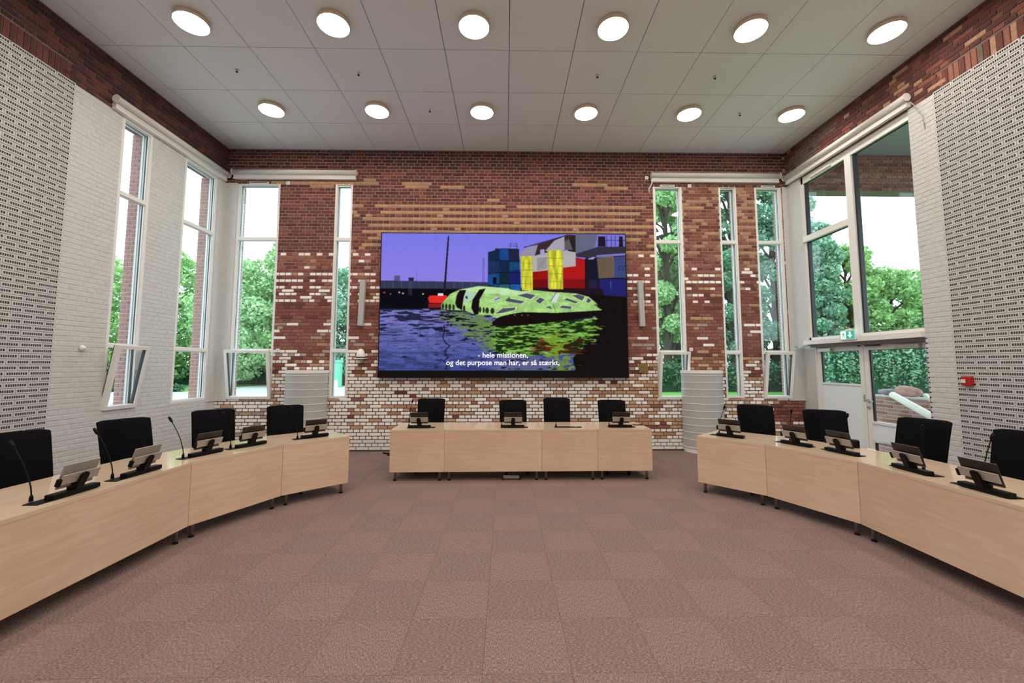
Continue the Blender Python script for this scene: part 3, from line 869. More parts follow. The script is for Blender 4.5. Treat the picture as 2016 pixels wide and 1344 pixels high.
def lump(name, loc, sc_, m, seed):
    r_ = random.Random(seed); bm = bmesh.new(); bmesh.ops.create_icosphere(bm, subdivisions=3, radius=1)
    for v in bm.verts:
        k = 1+.12*math.sin(v.co.x*4+seed)+.10*math.sin(v.co.y*5+seed*2)+.06*r_.random()
        v.co = Vector((v.co.x*sc_[0]*k, v.co.y*sc_[1]*k, v.co.z*sc_[2]*k))
    for f_ in bm.faces: f_.smooth = True
    me = bpy.data.meshes.new(name); bm.to_mesh(me); bm.free(); me.materials.append(MT[m])
    return link(name, me, None, loc)
tag(lump('stone', (7.46, 7.62, 1.215), (.10, .24, .095), 'stone', 3), 'large pinkish stone lying on the low brick wall outside', 'stone')
tag(lump('stone', (7.46, 7.15, 1.165), (.09, .13, .045), 'stone', 8), 'small flat pinkish stone on the garden wall right of the large one', 'stone')
tag(lump('stone', (7.44, 8.02, 1.185), (.10, .14, .065), 'soffit', 5), 'grey rounded stone on the garden wall left of the pink one', 'stone')
s = MB().tube([(6.90, 7.35, 1.18), (6.75, 6.30, .78), (6.46, 4.25, .0)], [.055, .06, .06], 12).build('post', 'pole'); tag(s, 'cream painted post leaning diagonally outside the right glazed door', 'post')
s = MB().box(-.03, .03, -.02, .02, -.33, .33).build('board', 'pole', None, (6.80, 6.42, 1.02), (R(-50), 0, 0)); tag(s, 'short pale board crossing the leaning cream post outside', 'board')

# ------------------------------------------------------------------ trees and hedges
def leaves(centers, radii, n, size, seed, droop=0.0):
    r_ = np.random.RandomState(seed)
    c = np.array(centers); rad = np.array(radii)
    w = (rad[:, 0]*rad[:, 1]*rad[:, 2])**(2/3.); w /= w.sum()
    idx = r_.choice(len(c), n, p=w)
    d = r_.normal(size=(n, 3)); d /= np.linalg.norm(d, axis=1)[:, None]
    k = r_.uniform(.0, 1, n)**(1/2.6); k = .35+.67*k
    p = c[idx]+d*rad[idx]*k[:, None]
    a = r_.normal(size=(n, 3)); a /= np.linalg.norm(a, axis=1)[:, None]
    a[:, 2] -= droop; a /= np.linalg.norm(a, axis=1)[:, None]
    b = np.cross(a, r_.normal(size=(n, 3))); b /= np.linalg.norm(b, axis=1)[:, None]
    s_ = size*r_.uniform(.6, 1.3, n)[:, None]
    v = np.empty((n, 4, 3)); v[:, 0] = p-a*s_*.6; v[:, 1] = p+b*s_*.38; v[:, 2] = p+a*s_*.6; v[:, 3] = p-b*s_*.38
    mi = r_.choice(3, n, p=[.45, .3, .25])
    return v.reshape(-1, 3), mi
def leaf_mesh(name, v, mi, mats):
    n = len(v)//4
    me = bpy.data.meshes.new(name)
    me.vertices.add(n*4); me.loops.add(n*4); me.polygons.add(n)
    me.vertices.foreach_set('co', v.ravel())
    me.loops.foreach_set('vertex_index', np.arange(n*4, dtype=np.int32))
    me.polygons.foreach_set('loop_start', np.arange(0, n*4, 4, dtype=np.int32))
    for m in mats: me.materials.append(m)
    me.polygons.foreach_set('material_index', mi.astype(np.int32))
    me.update(calc_edges=True)
    return me
def tree(x, y, h, r, seed, kind, label, n=7000, size=.36, low=.12, conical=False, droop=0.0, nb=34, gap=0.0):
    r_ = random.Random(seed)
    root = empty('tree', (x, y, -.03)); tag(root, label, 'tree', 'trees beyond the windows')
    t = MB(); rt = .018*h+.05
    t.tube([(0,0,0), (.1*r_.uniform(-1,1), 0, h*.3), (.25*r_.uniform(-1,1), .1, h*.6), (0, 0, h*.93)], [rt, rt*.8, rt*.5, rt*.12], 8)
    t.build('trunk', 'bark', root, fix=False)
    cs, rs = [], []
    br = MB()
    for i in range(nb):
        f_ = (i+.5)/nb; zc = h*(low+(1-low)*f_)
        prof = (1-f_)*.95+.08 if conical else math.sin(math.pi*(.12+.80*f_))**.75
        rr = r*prof*r_.uniform(.55, 1.0); an = i*2.4+r_.uniform(-.4, .4)
        c = (rr*.72*math.cos(an), rr*.72*math.sin(an), min(zc, h*.95)); cs.append(c)
        q = r*r_.uniform(.22, .40)*(1-gap); rs.append((q, q, q*.7))
        br.tube([(0, 0, max(.3, zc-h*.13)), (c[0]*.5, c[1]*.5, zc-h*.04), c], [rt*.35, rt*.22, rt*.08], 5, cap=False)
    br.build('branch_work', 'bark', root, fix=False)['kind'] = 'stuff'
    v, mi = leaves(cs, rs, int(n*1.7), size*.74, seed, droop)
    o = link('foliage', leaf_mesh('foliage', v, mi, LEAF[kind]), root); o['kind'] = 'stuff'
    return root
tree(-34.5, 35, 10.9, 4.6, 1, 'bright', 'bright green tree seen through the leftmost side window')
tree(-27.9, 35, 11.0, 3.6, 2, 'bright', 'light green tree seen through the second side window', n=6500)
tree(-25.0, 42, 10.5, 5.0, 12, 'cool', 'cooler green tree standing further back behind the second side window', n=5000)
tree(-22.2, 34, 10.2, 3.8, 3, 'pale', 'bright bushy tree at the left of the wide corner window')
tree(-18.6, 36, 12.2, 3.9, 4, 'bright', 'taller light green tree at the right of the wide corner window')
tree(-13.8, 36, 9.9, 3.3, 5, 'cool', 'slender cool green tree in the narrow window left of the screen', n=6000)
tree(12.2, 31, 18.5, 3.6, 6, 'pale', 'tall feathery light green tree in the window right of the screen', n=17000, size=.36, low=.2, droop=.15)
tree(14.6, 35, 19.0, 4.0, 7, 'dark', 'tall dark tree with open branches behind the feathery one', n=5000, size=.34, low=.05, gap=.2)
tree(17.3, 31, 18.5, 3.0, 8, 'cool', 'tall blue green tree in the narrow window right of the curved column', n=9000, size=.32, low=.1)
tree(20.6, 31, 17.2, 3.6, 9, 'cool', 'tall blue green tree filling the last window of the brick wall', n=11000, size=.32, low=.03)
tree(19.5, 25, 10.6, 2.3, 10, 'cool', 'pointed conifer at the left of the large glazed screen', n=9000, size=.28, low=.03, conical=True)
tree(21.9, 26, 9.3, 2.9, 11, 'bright', 'loose leafy tree in the middle of the glazed screen left pane', n=8000, size=.28, low=.03, gap=.1)
tree(24.6, 26, 7.6, 3.0, 13, 'bright', 'rounded green tree at the left of the large right pane', n=9000, size=.28, low=.02)
tree(28.2, 26, 7.5, 3.4, 14, 'cool', 'rounded cool green tree at the right of the large right pane', n=9000, size=.28, low=.02)
def hedge(x0, x1, y, d, z1, kind, label, seed, n, size=.25, z0=-.02):
    root = empty('hedge', ((x0+x1)/2, y, 0)); tag(root, label, 'hedge')
    L = x1-x0; k = max(2, int(L/1.2)); cs, rs = [], []
    for i in range(k):
        cs.append((-L/2+L*(i+.5)/k, 0, (z0+z1)/2)); rs.append((1.0, d/2, (z1-z0)/2))
    v, mi = leaves(cs, rs, n, size, seed)
    v[:, 2] = np.maximum(v[:, 2], -.01)
    o = link('foliage', leaf_mesh('foliage', v, mi, LEAF[kind]), root); o['kind'] = 'stuff'
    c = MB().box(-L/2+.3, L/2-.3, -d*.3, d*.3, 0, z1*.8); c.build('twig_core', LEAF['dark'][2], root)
hedge(-46, -9, 37.5, 2.6, 2.1, 'dark', 'dark clipped hedge beyond the paving, left side', 21, 9000)
hedge(8, 32, 27.5, 2.4, 1.95, 'dark', 'dark green hedge at the end of the lawn, right side', 22, 16000, .18)
hedge(16, 34, 22.5, 2.2, 3.4, 'cool', 'tall cool green shrubbery behind the glass doors', 23, 30000, .15)

hedge(-40, -21, 27.3, .7, .5, 'dark', 'low clipped hedge edging the paving, seen through the second side window', 24, 2500, .2)
# far small things in the garden
cb = empty('utility_cabinet', (-13.5, 33.0, -.02)); tag(cb, 'pale green utility cabinet seen through the narrow left window', 'cabinet')
MB().bevbox(-.55, .55, -.3, .3, 0, 1.9, .03).build('body', 'cabgreen', cb); MB().bevbox(-.6, .6, -.35, .35, 1.9, 2.1, .03).build('lid', 'cabgreen', cb)
for i, (x, lb) in enumerate(((-12.65, 'white stone bollard right of the green cabinet'), (-14.4, 'white stone bollard left of the green cabinet'))):
    s = MB().lathe([(0, .62), (.12, .6), (.17, .5), (.2, .1), (.22, 0)], 12).build('bollard', 'white_plain', None, (x, 31.2, -.02)); tag(s, lb, 'bollard')
sp = empty('sign_post', (-24.4, 29.0, -.02)); tag(sp, 'thin white sign post standing on the verge outside', 'sign')
MB().tube([(0,0,0),(0,0,2.1)], .045, 8).build('post', 'white_plain', sp); MB().box(-.2, .2, -.03, -.015, 1.6, 2.1).build('board', 'white_plain', sp)

# ------------------------------------------------------------------ roller blinds
def blind(wf, u0, u1, zc, label, w=-.075, rail_h=.075, tube_r=.052):
    root = empty('roller_blind', wf.P((u0+u1)/2, zc, w)); tag(root, label, 'blind')
    inv = Matrix.Translation(-wf.P((u0+u1)/2, zc, w))
    a = MB().tube([wf.P(u0+.012, zc, w), wf.P(u1-.012, zc, w)], tube_r, 20); a.xf(inv); a.build('roller', 'blind', root)
    for (p, q) in ((u0, u0+.012), (u1-.012, u1)):
        c = MB().tube([wf.P(p, zc, w), wf.P(q, zc, w)], tube_r+.008, 20); c.xf(inv); c.build('end_cap', 'white_plain', root)
    b = MB(); wf.box(b, u0+.02, u1-.02, zc-tube_r-.07, zc-tube_r+.012, w+.01, 0); b.xf(inv); b.build('fascia', 'blind', root)
    b = MB(); wf.box(b, u0+.02, u1-.02, zc-tube_r-.085, zc-tube_r-.07, w+.0, 0); b.xf(inv); b.build('bottom_bar', 'white_plain', root)
    for p in (u0+.05, (u0+u1)/2, u1-.05):
        c = MB(); wf.box(c, p-.015, p+.015, zc-.02, zc+.02, w+tube_r-.01, -.0); c.xf(inv); c.build('bracket', 'white_plain', root)
blind(wl, 5.86, 8.33, 5.585, 'white roller blind rolled up above the two left side windows')
blind(wb, -5.62, -3.08, 5.66, 'white roller blind rolled up above the windows left of the screen')
blind(wb, 3.04, 5.76, 5.66, 'white roller blind rolled up above the three windows right of the screen')
blind(wr, 5.66, 8.33, 5.60, 'white roller blind rolled up above the large glazed screen')
s = MB().tube([(3.04, 8.33, 5.58), (3.06, 8.34, 5.50), (3.00, 8.37, 5.38), (3.01, 8.385, 5.30)], .012, 6).build('blind_cable', 'white_plain'); tag(s, 'short white cable hanging at the left end of the right hand blind', 'cable')
s = MB().tube([(5.86, 5.63, 5.50), (5.895, 5.60, 5.42), (5.905, 5.52, 5.22), (5.905, 5.50, 5.02)], .006, 6).build('blind_chain', 'grey_metal'); tag(s, 'thin grey chain hanging beside the end of the glazed screen blind', 'cable')

# ------------------------------------------------------------------ ceiling lamps and fittings
def make_lamp():
    root = empty('ceiling_lamp', (0, 0, CEIL))
    MB().lathe([(.0, 0), (.186, 0), (.188, -.006), (.200, -.010), (.200, -.064), (.196, -.070)], 40).build('rim', 'lampside', root)
    MB().lathe([(.195, -.070), (.0, -.072)], 40, smooth=False).build('diffuser', 'lampglow', root)
    return root
ordn = ['leftmost', 'second from the left', 'third from the left', 'fourth from the left', 'fifth from the left', 'rightmost']
proto = None
for ri, (yy, rn) in enumerate(((6.97, 'row nearer the brick wall'), (5.12, 'row nearer the camera'), (3.27, None), (1.42, None), (-.43, None), (-2.28, None), (-4.13, None))):
    for k in range(6):
        lp = make_lamp() if proto is None else copy_tree(proto)
        proto = proto or lp
        lp.location = (-4.09+1.8345*k+.002, yy, CEIL)
        if rn: tag(lp, 'round glowing ceiling lamp, %s in the %s' % (ordn[k], rn), 'ceiling lamp', 'round ceiling lamps')
        else: tag(lp, 'round glowing ceiling lamp, %s in the %s row from the brick wall' % (ordn[k], ['', '', 'third', 'fourth', 'fifth', 'sixth', 'seventh'][ri]), 'ceiling lamp', 'round ceiling lamps')
hook_l = {(-4.10, 6.05): 'far left', (-2.27, 6.09): 'left', (-1.34, 7.0): 'left of centre, nearer the brick wall', (1.42, 6.08): 'right of centre', (3.26, 6.08): 'right', (4.19, 7.02): 'far right, nearer the brick wall'}
for (x, y), t in hook_l.items():
    root = empty('ceiling_sprinkler', (x, y, CEIL)); tag(root, 'tiny dark sprinkler on the ceiling panel, %s' % t, 'sprinkler', 'small ceiling sprinklers')
    MB().lathe([(0, 0), (.022, 0), (.022, -.006), (.008, -.010), (.008, -.035), (.0, -.036)], 12).build('body', 'steel', root)
    MB().lathe([(0, -.036), (.018, -.037), (.018, -.041), (0, -.042)], 12).build('deflector', 'black', root)

# ------------------------------------------------------------------ video wall with its picture
VX0, VX1, VZ0, VZ1 = -2.53, 2.465, 1.45, 4.39
SZ0 = 1.595
vw = empty('video_wall', ((VX0+VX1)/2, D-.1, VZ0)); tag(vw, 'huge flat video screen on the brick wall showing a harbour with green rafts', 'screen')
cxv = (VX0+VX1)/2
MB().box(VX0-cxv, VX1-cxv, -.02, .085, 0, VZ1-VZ0).build('housing', 'black', vw)
def paint():
    W, Hh = 966, 536
    img = np.zeros((Hh, W, 3))
    X, Y = np.meshgrid((np.arange(W)+.5)/2, (np.arange(Hh)+.5)/2)   # picture pixels 483 x 268
    X0, Y0 = X, Y; XW, YW = X, Y
    def A(p): return [(x/4.335-7, y/4.335-10) for x, y in p]
    def B(p): return [(x/4.335+233, y/4.335-10) for x, y in p]
    def poly(p, c, a=1.0, msk=None):
        X, Y = (XW, YW) if msk is not None else (X0, Y0)
        m = np.zeros(X.shape, bool); n = len(p); j = n-1
        for i in range(n):
            xi, yi = p[i]; xj, yj = p[j]
            if yi != yj:
                cnd = ((yi > Y) != (yj > Y)) & (X < (xj-xi)*(Y-yi)/(yj-yi)+xi)
                m ^= cnd
            j = i
        if msk is not None: m &= msk
        img[m] = img[m]*(1-a)+np.array(c)*a
        return m
    def line(p, c, w=.6):
        for k in range(len(p)-1):
            (x0, y0), (x1, y1) = p[k], p[k+1]
            dx, dy = x1-x0, y1-y0; L2 = dx*dx+dy*dy+1e-9
            t = np.clip(((X-x0)*dx+(Y-y0)*dy)/L2, 0, 1)
            m = (X-x0-t*dx)**2+(Y-y0-t*dy)**2 < w*w
            img[m] = c
    rs = np.random.RandomState(5)
    def noise(sx, sy, seed):
        r_ = np.random.RandomState(seed); gw, gh = int(W/sx)+3, int(Hh/sy)+3
        g = r_.rand(gh, gw); fx = np.arange(W)/sx; fy = np.arange(Hh)/sy
        ix, iy = fx.astype(int), fy.astype(int); tx = (fx-ix); ty = (fy-iy); tx = tx*tx*(3-2*tx); ty = ty*ty*(3-2*ty)
        a = g[iy][:, ix]; b = g[iy][:, ix+1]; c = g[iy+1][:, ix]; d = g[iy+1][:, ix+1]
        return (a*(1-tx)+b*tx)*(1-ty[:, None])+(c*(1-tx)+d*tx)*ty[:, None]
    t = (Y/95)[..., None]
    img[:] = np.array((122, 120, 228))*(1-t)+np.array((140, 128, 226))*t
    hz = 93.5
    # water
    wt = np.clip((Y-146)/120, 0, 1)[..., None]
    wcol = np.array((126, 124, 196))*(1-wt)+np.array((66, 76, 142))*wt
    m = Y > 146; img[m] = wcol[m]
    st = noise(46, 5, 1)*.6+noise(20, 3, 2)*.4
    dk = np.clip(1-(Y-150)/70, 0, 1)
    m = (Y > 146) & (st > .80-.42*dk); img[m] = img[m]*.22+np.array((14, 16, 34))*.78
    m = (Y > 150) & (noise(14, 2.2, 41) > .62); img[m] = img[m]*1.12
    m = (Y > 150) & (noise(17, 2.4, 42) > .70); img[m] = img[m]*.80
    m = (Y > 170) & (noise(60, 9, 3) > .66); img[m] = img[m]*.82
    # far quay
    poly(A([(28, 450), (945, 462), (945, 522), (28, 520)]), (52, 57, 84))
    for k in range(12): line(A([(60+k*74, 462), (60+k*74, 512)]), (84, 90, 116), .35)
    poly(A([(25, 518), (945, 520), (945, 660), (545, 690), (25, 690)]), (13, 13, 20))
    poly(A([(142, 408), (192, 408), (192, 450), (142, 450)]), (88, 86, 130)); poly(A([(262, 425), (312, 425), (305, 455), (270, 455)]), (35, 32, 60))
    line(A([(333, 380), (333, 455)]), (70, 66, 130), .35); line(A([(898, 255), (898, 462)]), (80, 76, 150), .5); line(A([(908, 255), (910, 462)]), (80, 76, 150), .4)
    for zx in (268, 280, 292): line(A([(zx, 450), (zx, 575)]), (70, 72, 100), .4)
    for (zx, zy, c) in ((62, 552, (210, 60, 50)), (188, 549, (190, 190, 220)), (220, 558, (170, 170, 220)), (390, 563, (230, 190, 120)), (115, 562, (90, 90, 130))):
        poly(A([(zx-7, zy-6), (zx+7, zy-6), (zx+7, zy+7), (zx-7, zy+7)]), c)
    # containers on the left stack
    poly(A([(940, 203), (1060, 168), (1130, 168), (1130, 520), (940, 500)]), (24, 42, 72))
    poly(B([(-40, 170), (165, 172), (183, 532), (-40, 520)]), (24, 42, 74))
    for (p, c) in ((A([(1040, 180), (1110, 172), (1110, 272), (1045, 275)]), (32, 84, 160)), (A([(945, 395), (1035, 385), (1035, 500), (945, 480)]), (26, 78, 140)), (A([(945, 285), (1040, 275), (1040, 375), (945, 380)]), (30, 50, 92)),
                   (B([(5, 180), (75, 176), (78, 272), (5, 275)]), (30, 76, 150)), (B([(82, 180), (160, 184), (165, 282), (82, 278)]), (34, 38, 66)), (B([(84, 288), (168, 290), (172, 352), (84, 368)]), (26, 78, 120)),
                   (B([(90, 372), (176, 358), (180, 470), (92, 474)]), (32, 32, 110)), (B([(90, 480), (182, 474), (184, 530), (95, 528)]), (32, 96, 170)), (B([(0, 480), (84, 480), (84, 525), (0, 515)]), (50, 100, 110)), (B([(0, 380), (80, 374), (80, 470), (0, 474)]), (18, 44, 58))): poly(p, c)
    for zy in (276, 378, 476): line(B([(-40, zy), (176, zy)]), (10, 14, 26), .5)
    for zx in range(-30, 170, 14): line(B([(zx, 180), (zx+2, 520)]), (16, 26, 48), .22)
    line(B([(90, 165), (92, 128), (150, 130), (150, 168)]), (40, 38, 80), .4); line(B([(90, 148), (150, 150)]), (40, 38, 80), .4)
    poly(A([(985, 420), (1015, 420), (1015, 480), (985, 480)]), (14, 16, 26))
    # ship at the right
    poly(B([(280, 215), (655, 180), (655, 330), (285, 380)]), (176, 172, 176))
    poly(B([(320, 250), (405, 240), (405, 345), (320, 360)]), (150, 146, 150)); line(B([(325, 350), (400, 250)]), (110, 106, 112), .4)
    poly(B([(283, 372), (415, 358), (415, 530), (283, 528)]), (150, 20, 22)); poly(B([(283, 440), (415, 432), (415, 530), (283, 528)]), (112, 16, 20))
    poly(B([(545, 335), (655, 320), (655, 245), (742, 262), (735, 555), (545, 520)]), (172, 26, 28)); poly(B([(545, 430), (738, 435), (735, 555), (545, 520)]), (130, 20, 24))
    poly(B([(655, 48), (848, 48), (845, 150), (655, 215)]), (98, 102, 126)); poly(B([(845, 48), (1092, 48), (1092, 250), (800, 250)]), (122, 118, 214))
    poly(B([(655, 215), (845, 152), (1092, 150), (1092, 205), (960, 220), (760, 250), (660, 240)]), (52, 50, 62))
    poly(B([(742, 250), (1092, 205), (1092, 590), (742, 560)]), (26, 26, 44))
    poly(B([(745, 262), (800, 240), (830, 240), (805, 262)]), (150, 150, 215)); poly(B([(832, 225), (1092, 205), (1092, 225), (832, 244)]), (120, 120, 190))
    poly(B([(838, 248), (985, 228), (985, 418), (850, 425)]), (112, 98, 84))
    for zx in range(848, 980, 12): line(B([(zx, 250), (zx+3, 418)]), (86, 62, 48), .4)
    poly(B([(985, 240), (1092, 232), (1092, 420), (985, 418)]), (62, 72, 122))
    line(B([(1048, 318), (1030, 322), (1026, 340), (1034, 352), (1048, 350)]), (28, 34, 90), .6); line(B([(1084, 318), (1066, 322), (1062, 340), (1070, 352), (1084, 350)]), (28, 34, 90), .6)
    poly(B([(855, 432), (1095, 432), (1098, 588), (862, 585)]), (36, 36, 104)); line(B([(953, 445), (955, 525)]), (120, 126, 190), .4)
    poly(B([(765, 440), (835, 440), (835, 520), (765, 520)]), (38, 34, 62))
    for zx in (925, 965, 1000, 1040): line(B([(zx, 55), (zx, 150)]), (40, 36, 80), .45)
    line(B([(900, 92), (1085, 96)]), (40, 36, 80), .45)
    for zx in (868, 898, 1050): poly(B([(zx-20, 150), (zx-16, 60), (zx+14, 60), (zx+18, 150)]), (36, 26, 38))
    poly(B([(580, 60), (655, 50), (655, 200), (590, 190)]), (40, 34, 36)); poly(B([(545, 110), (600, 85), (630, 180), (560, 180)]), (92, 88, 92))
    poly(B([(300, 140), (600, 48), (640, 50), (560, 110), (420, 200), (300, 232)]), (58, 42, 46))
    poly(B([(165, 238), (210, 172), (330, 136), (300, 236)]), (148, 142, 164)); poly(B([(390, 192), (470, 100), (560, 62), (560, 180), (420, 190)]), (166, 162, 176))
    poly(B([(350, 178), (385, 174), (385, 232), (350, 234)]), (160, 156, 210))
    line(B([(210, 160), (590, 50)]), (46, 36, 50), .7)
    poly(B([(180, 505), (880, 515), (905, 610), (180, 600)]), (38, 20, 30))
    poly(B([(733, 255), (760, 255), (760, 560), (730, 560)]), (30, 24, 36))
    for (a, b, c0, d) in ((180, 284, 236, 532), (412, 545, 184, 520)):
        m = poly(B([(a, c0), (b-5, c0-2), (b, d-60), (b, d), (a+8, d)]), (214, 214, 62))
        n_ = noise(7, 40, a) ; img[m] = img[m]*(.72+.42*n_[m][:, None])
        for k in range(1, 5):
            zy = c0+(d-c0)*k/5; line(B([(a, zy), (b, zy+2)]), (140, 138, 44), .45)
    # black water under the ship
    poly(B([(700, 560), (1110, 585), (1110, 1220), (640, 1220), (620, 1100), (760, 930), (820, 760)]), (24, 17, 18))
    # red boat, mast
    poly(A([(432, 600), (445, 578), (590, 575), (600, 600), (545, 642), (445, 640)]), (226, 44, 40)); poly(A([(435, 645), (545, 645), (540, 680), (440, 680)]), (196, 36, 40), .7)
    poly(A([(515, 558), (560, 558), (565, 578), (515, 580)]), (222, 222, 232))
    poly(A([(594, 66), (606, 66), (580, 545), (562, 545)]), (34, 26, 48))
    # reflections
    XW = X0+(noise(26, 4, 21)-.5)*46; YW = Y0+(noise(30, 9, 22)-.5)*12
    refl = noise(30, 5, 11)*.55+noise(12, 3, 12)*.45
    poly(A([(550, 690), (1000, 770), (1135, 830), (1135, 1090), (960, 1050), (780, 920), (560, 765)]), (104, 128, 84), 1, refl > .42)
    poly(A([(550, 690), (1000, 770), (1135, 830), (1135, 1090), (960, 1050), (780, 920), (560, 765)]), (18, 26, 22), 1, refl < .36)
    poly(A([(900, 820), (1135, 830), (1135, 1060), (960, 1040)]), (96, 146, 52), 1, refl > .5)
    poly(B([(-30, 830), (820, 770), (800, 930), (660, 1060), (300, 1080), (-30, 1060)]), (26, 44, 20))
    poly(B([(-30, 830), (820, 770), (800, 930), (660, 1060), (300, 1080), (-30, 1060)]), (98, 148, 56), 1, refl > .47)
    poly(B([(-30, 830), (820, 770), (800, 930), (660, 1060), (300, 1080), (-30, 1060)]), (140, 190, 96), 1, refl > .66)
    poly(B([(420, 880), (540, 880), (560, 1090), (620, 1210), (440, 1210), (400, 1080)]), (120, 148, 44), .85, noise(10, 9, 14) > .25)
    poly(B([(285, 960), (415, 940), (415, 1040), (285, 1045)]), (92, 22, 18), .8, refl > .4); poly(B([(555, 960), (720, 940), (700, 1060), (560, 1060)]), (76, 18, 16), .8, refl > .4)
    poly(B([(-40, 1090), (440, 1100), (520, 1215), (-40, 1215)]), (92, 94, 138), 1, refl > .38); poly(B([(-40, 1090), (520, 1090), (520, 1215), (-40, 1215)]), (22, 24, 36), 1, refl < .34)
    line(A([(570, 826), (580, 870), (562, 930), (585, 975), (622, 1000), (582, 1040), (590, 1078), (612, 1098), (568, 1128), (640, 1156), (600, 1165), (590, 1192)]), (20, 18, 40), .9)
    # rafts
    G1, G2, G3 = (166, 212, 126), (196, 232, 176), (120, 170, 76)
    body = A([(545, 650), (620, 562), (700, 525), (790, 512), (860, 495), (960, 500), (1020, 505), (1127, 515)])+B([(60, 518), (180, 537), (300, 528), (470, 545), (560, 548), (650, 555), (760, 582), (822, 632), (835, 672), (878, 698), (480, 722), (200, 716), (80, 735), (0, 758)])+A([(1020, 768), (1000, 765), (960, 742), (850, 742), (740, 702), (640, 700), (545, 690)])
    poly(body, G1)
    bm_ = noise(22, 12, 31)*.6+noise(8, 6, 32)*.4
    q_ = np.abs(img-np.array(G1)).sum(-1) < 2
    img[q_] = img[q_]*(.80+.34*bm_[q_][:, None])
    poly(A([(700, 525), (860, 495), (1000, 505), (1127, 515), (1127, 560), (960, 560), (760, 540)]), G2, .75)
    poly(B([(0, 512), (180, 537), (300, 532), (250, 545), (120, 580), (0, 570)]), G2, .7); poly(B([(460, 560), (520, 555), (480, 640), (435, 625)]), (206, 216, 216))
    poly(A([(745, 530), (860, 560), (760, 655), (730, 620)]), (176, 206, 176)); poly(A([(750, 580), (765, 580), (770, 605), (752, 600)]), (30, 30, 60))
    poly(A([(985, 600), (1045, 585), (1045, 610), (990, 628)]), (196, 196, 220)); line(A([(1002, 612), (1040, 595)]), (40, 40, 90), .7)
    poly(A([(545, 650), (620, 600), (660, 640), (660, 700), (545, 690)]), G3, .5)
    poly(A([(700, 532), (756, 528), (735, 590), (722, 700), (680, 680), (664, 640), (676, 575)]), (22, 16, 18)); poly(A([(868, 525), (922, 516), (870, 610), (862, 735), (830, 738), (800, 680), (812, 610)]), (22, 16, 18))
    for (zx, w_) in ((560, 10), (588, 11), (618, 12), (650, 10), (740, 10), (875, 12), (905, 9), (935, 16), (980, 17)):
        zy = 668+(zx-560)*.09
        t_ = [(zx+w_*math.cos(q*.7), zy+26*math.sin(q*.7)) for q in range(9)]
        poly(A(t_), (40, 44, 34)); 
    WG = (78, 82, 96)
    for p in ([(135, 572), (230, 550), (318, 570), (272, 612)], [(45, 625), (75, 595), (228, 625), (190, 650)], [(300, 625), (345, 584), (392, 606), (345, 652)], [(-50, 735), (22, 680), (152, 670), (140, 696), (20, 728)],
              [(605, 570), (668, 559), (738, 580), (710, 626)], [(540, 606), (565, 590), (682, 630), (655, 646)], [(735, 632), (755, 588), (788, 610), (765, 641)], [(498, 678), (530, 655), (624, 668), (615, 692)], [(388, 672), (430, 660), (457, 697)], [(800, 655), (832, 640), (836, 672)]):
        poly(B(p), (216, 236, 196)); cx_ = sum(q[0] for q in p)/len(p); cy_ = sum(q[1] for q in p)/len(p)
        poly(B([(cx_+(q[0]-cx_)*.86, cy_+(q[1]-cy_)*.82) for q in p]), WG)
    poly(A([(1088, 618), (1127, 585), (1127, 630)]), WG)
    line(B([(435, 625), (480, 550)]), (40, 60, 50), .5); line(B([(457, 650), (480, 715)]), (90, 130, 60), .7)
    poly(B([(-60, 800), (0, 757), (80, 735), (200, 717), (480, 722), (878, 700), (960, 697), (870, 712), (800, 752), (560, 790), (300, 812), (80, 836), (-60, 832)]), (24, 16, 16))
    for zx in (70, 130, 190, 240): poly(B([(zx-4, 738), (zx+4, 738), (zx+4, 746), (zx-4, 746)]), (150, 150, 130))
    img[:] = np.clip(img, 0, 255)
    pad = np.pad(img, ((1, 1), (1, 1), (0, 0)), 'edge'); img = sum(pad[a:a+Hh, b:b+W] for a in range(3) for b in range(3))/9
    img = np.clip(img+(np.random.RandomState(9).rand(Hh, W, 1)-.5)*16, 0, 255)
    img = img.reshape(Hh//2, 2, W//2, 2, 3).mean(axis=(1, 3))
    return img/255.0
pic = paint()
PH, PW = pic.shape[:2]
xs_ = np.linspace(VX0+.02-cxv, VX1-.02-cxv, PW+1); zs_ = np.linspace(VZ1-.02-VZ0, SZ0-VZ0, PH+1)
gx, gz = np.meshgrid(xs_, zs_)
co = np.stack([gx, np.full_like(gx, -.0215), gz], -1).reshape(-1, 3)
ii, jj = np.meshgrid(np.arange(PW), np.arange(PH)); base = (jj*(PW+1)+ii).ravel()
quads = np.stack([base+PW+1, base+PW+2, base+1, base], -1)
me = bpy.data.meshes.new('picture'); me.vertices.add(len(co)); me.loops.add(quads.size); me.polygons.add(len(quads))
me.vertices.foreach_set('co', co.ravel()); me.loops.foreach_set('vertex_index', quads.ravel().astype(np.int32)); me.polygons.foreach_set('loop_start', np.arange(0, quads.size, 4, dtype=np.int32))
me.update(calc_edges=True)
lin = np.where(pic <= .04045, pic/12.92, ((pic+.055)/1.055)**2.4).reshape(-1, 3)
ca = me.color_attributes.new('picture', 'FLOAT_COLOR', 'CORNER')
rgba = np.ones((len(lin), 4, 4)); rgba[:, :, :3] = lin[:, None, :]
ca.data.foreach_set('color', rgba.ravel())
pm = bpy.data.materials.new('lit_picture'); pm.use_nodes = True
n = pm.node_tree.nodes; n.remove(n['Principled BSDF']); at_ = n.new('ShaderNodeAttribute'); at_.attribute_name = 'picture'; em = n.new('ShaderNodeEmission'); em.inputs['Strength'].default_value = .91
pm.node_tree.links.new(at_.outputs['Color'], em.inputs['Color']); pm.node_tree.links.new(em.outputs[0], n['Material Output'].inputs[0])
me.materials.append(pm)
link('picture', me, vw)
MT['subtitle'] = emat('subtitle_white', (.95, .95, .97), 1.0)
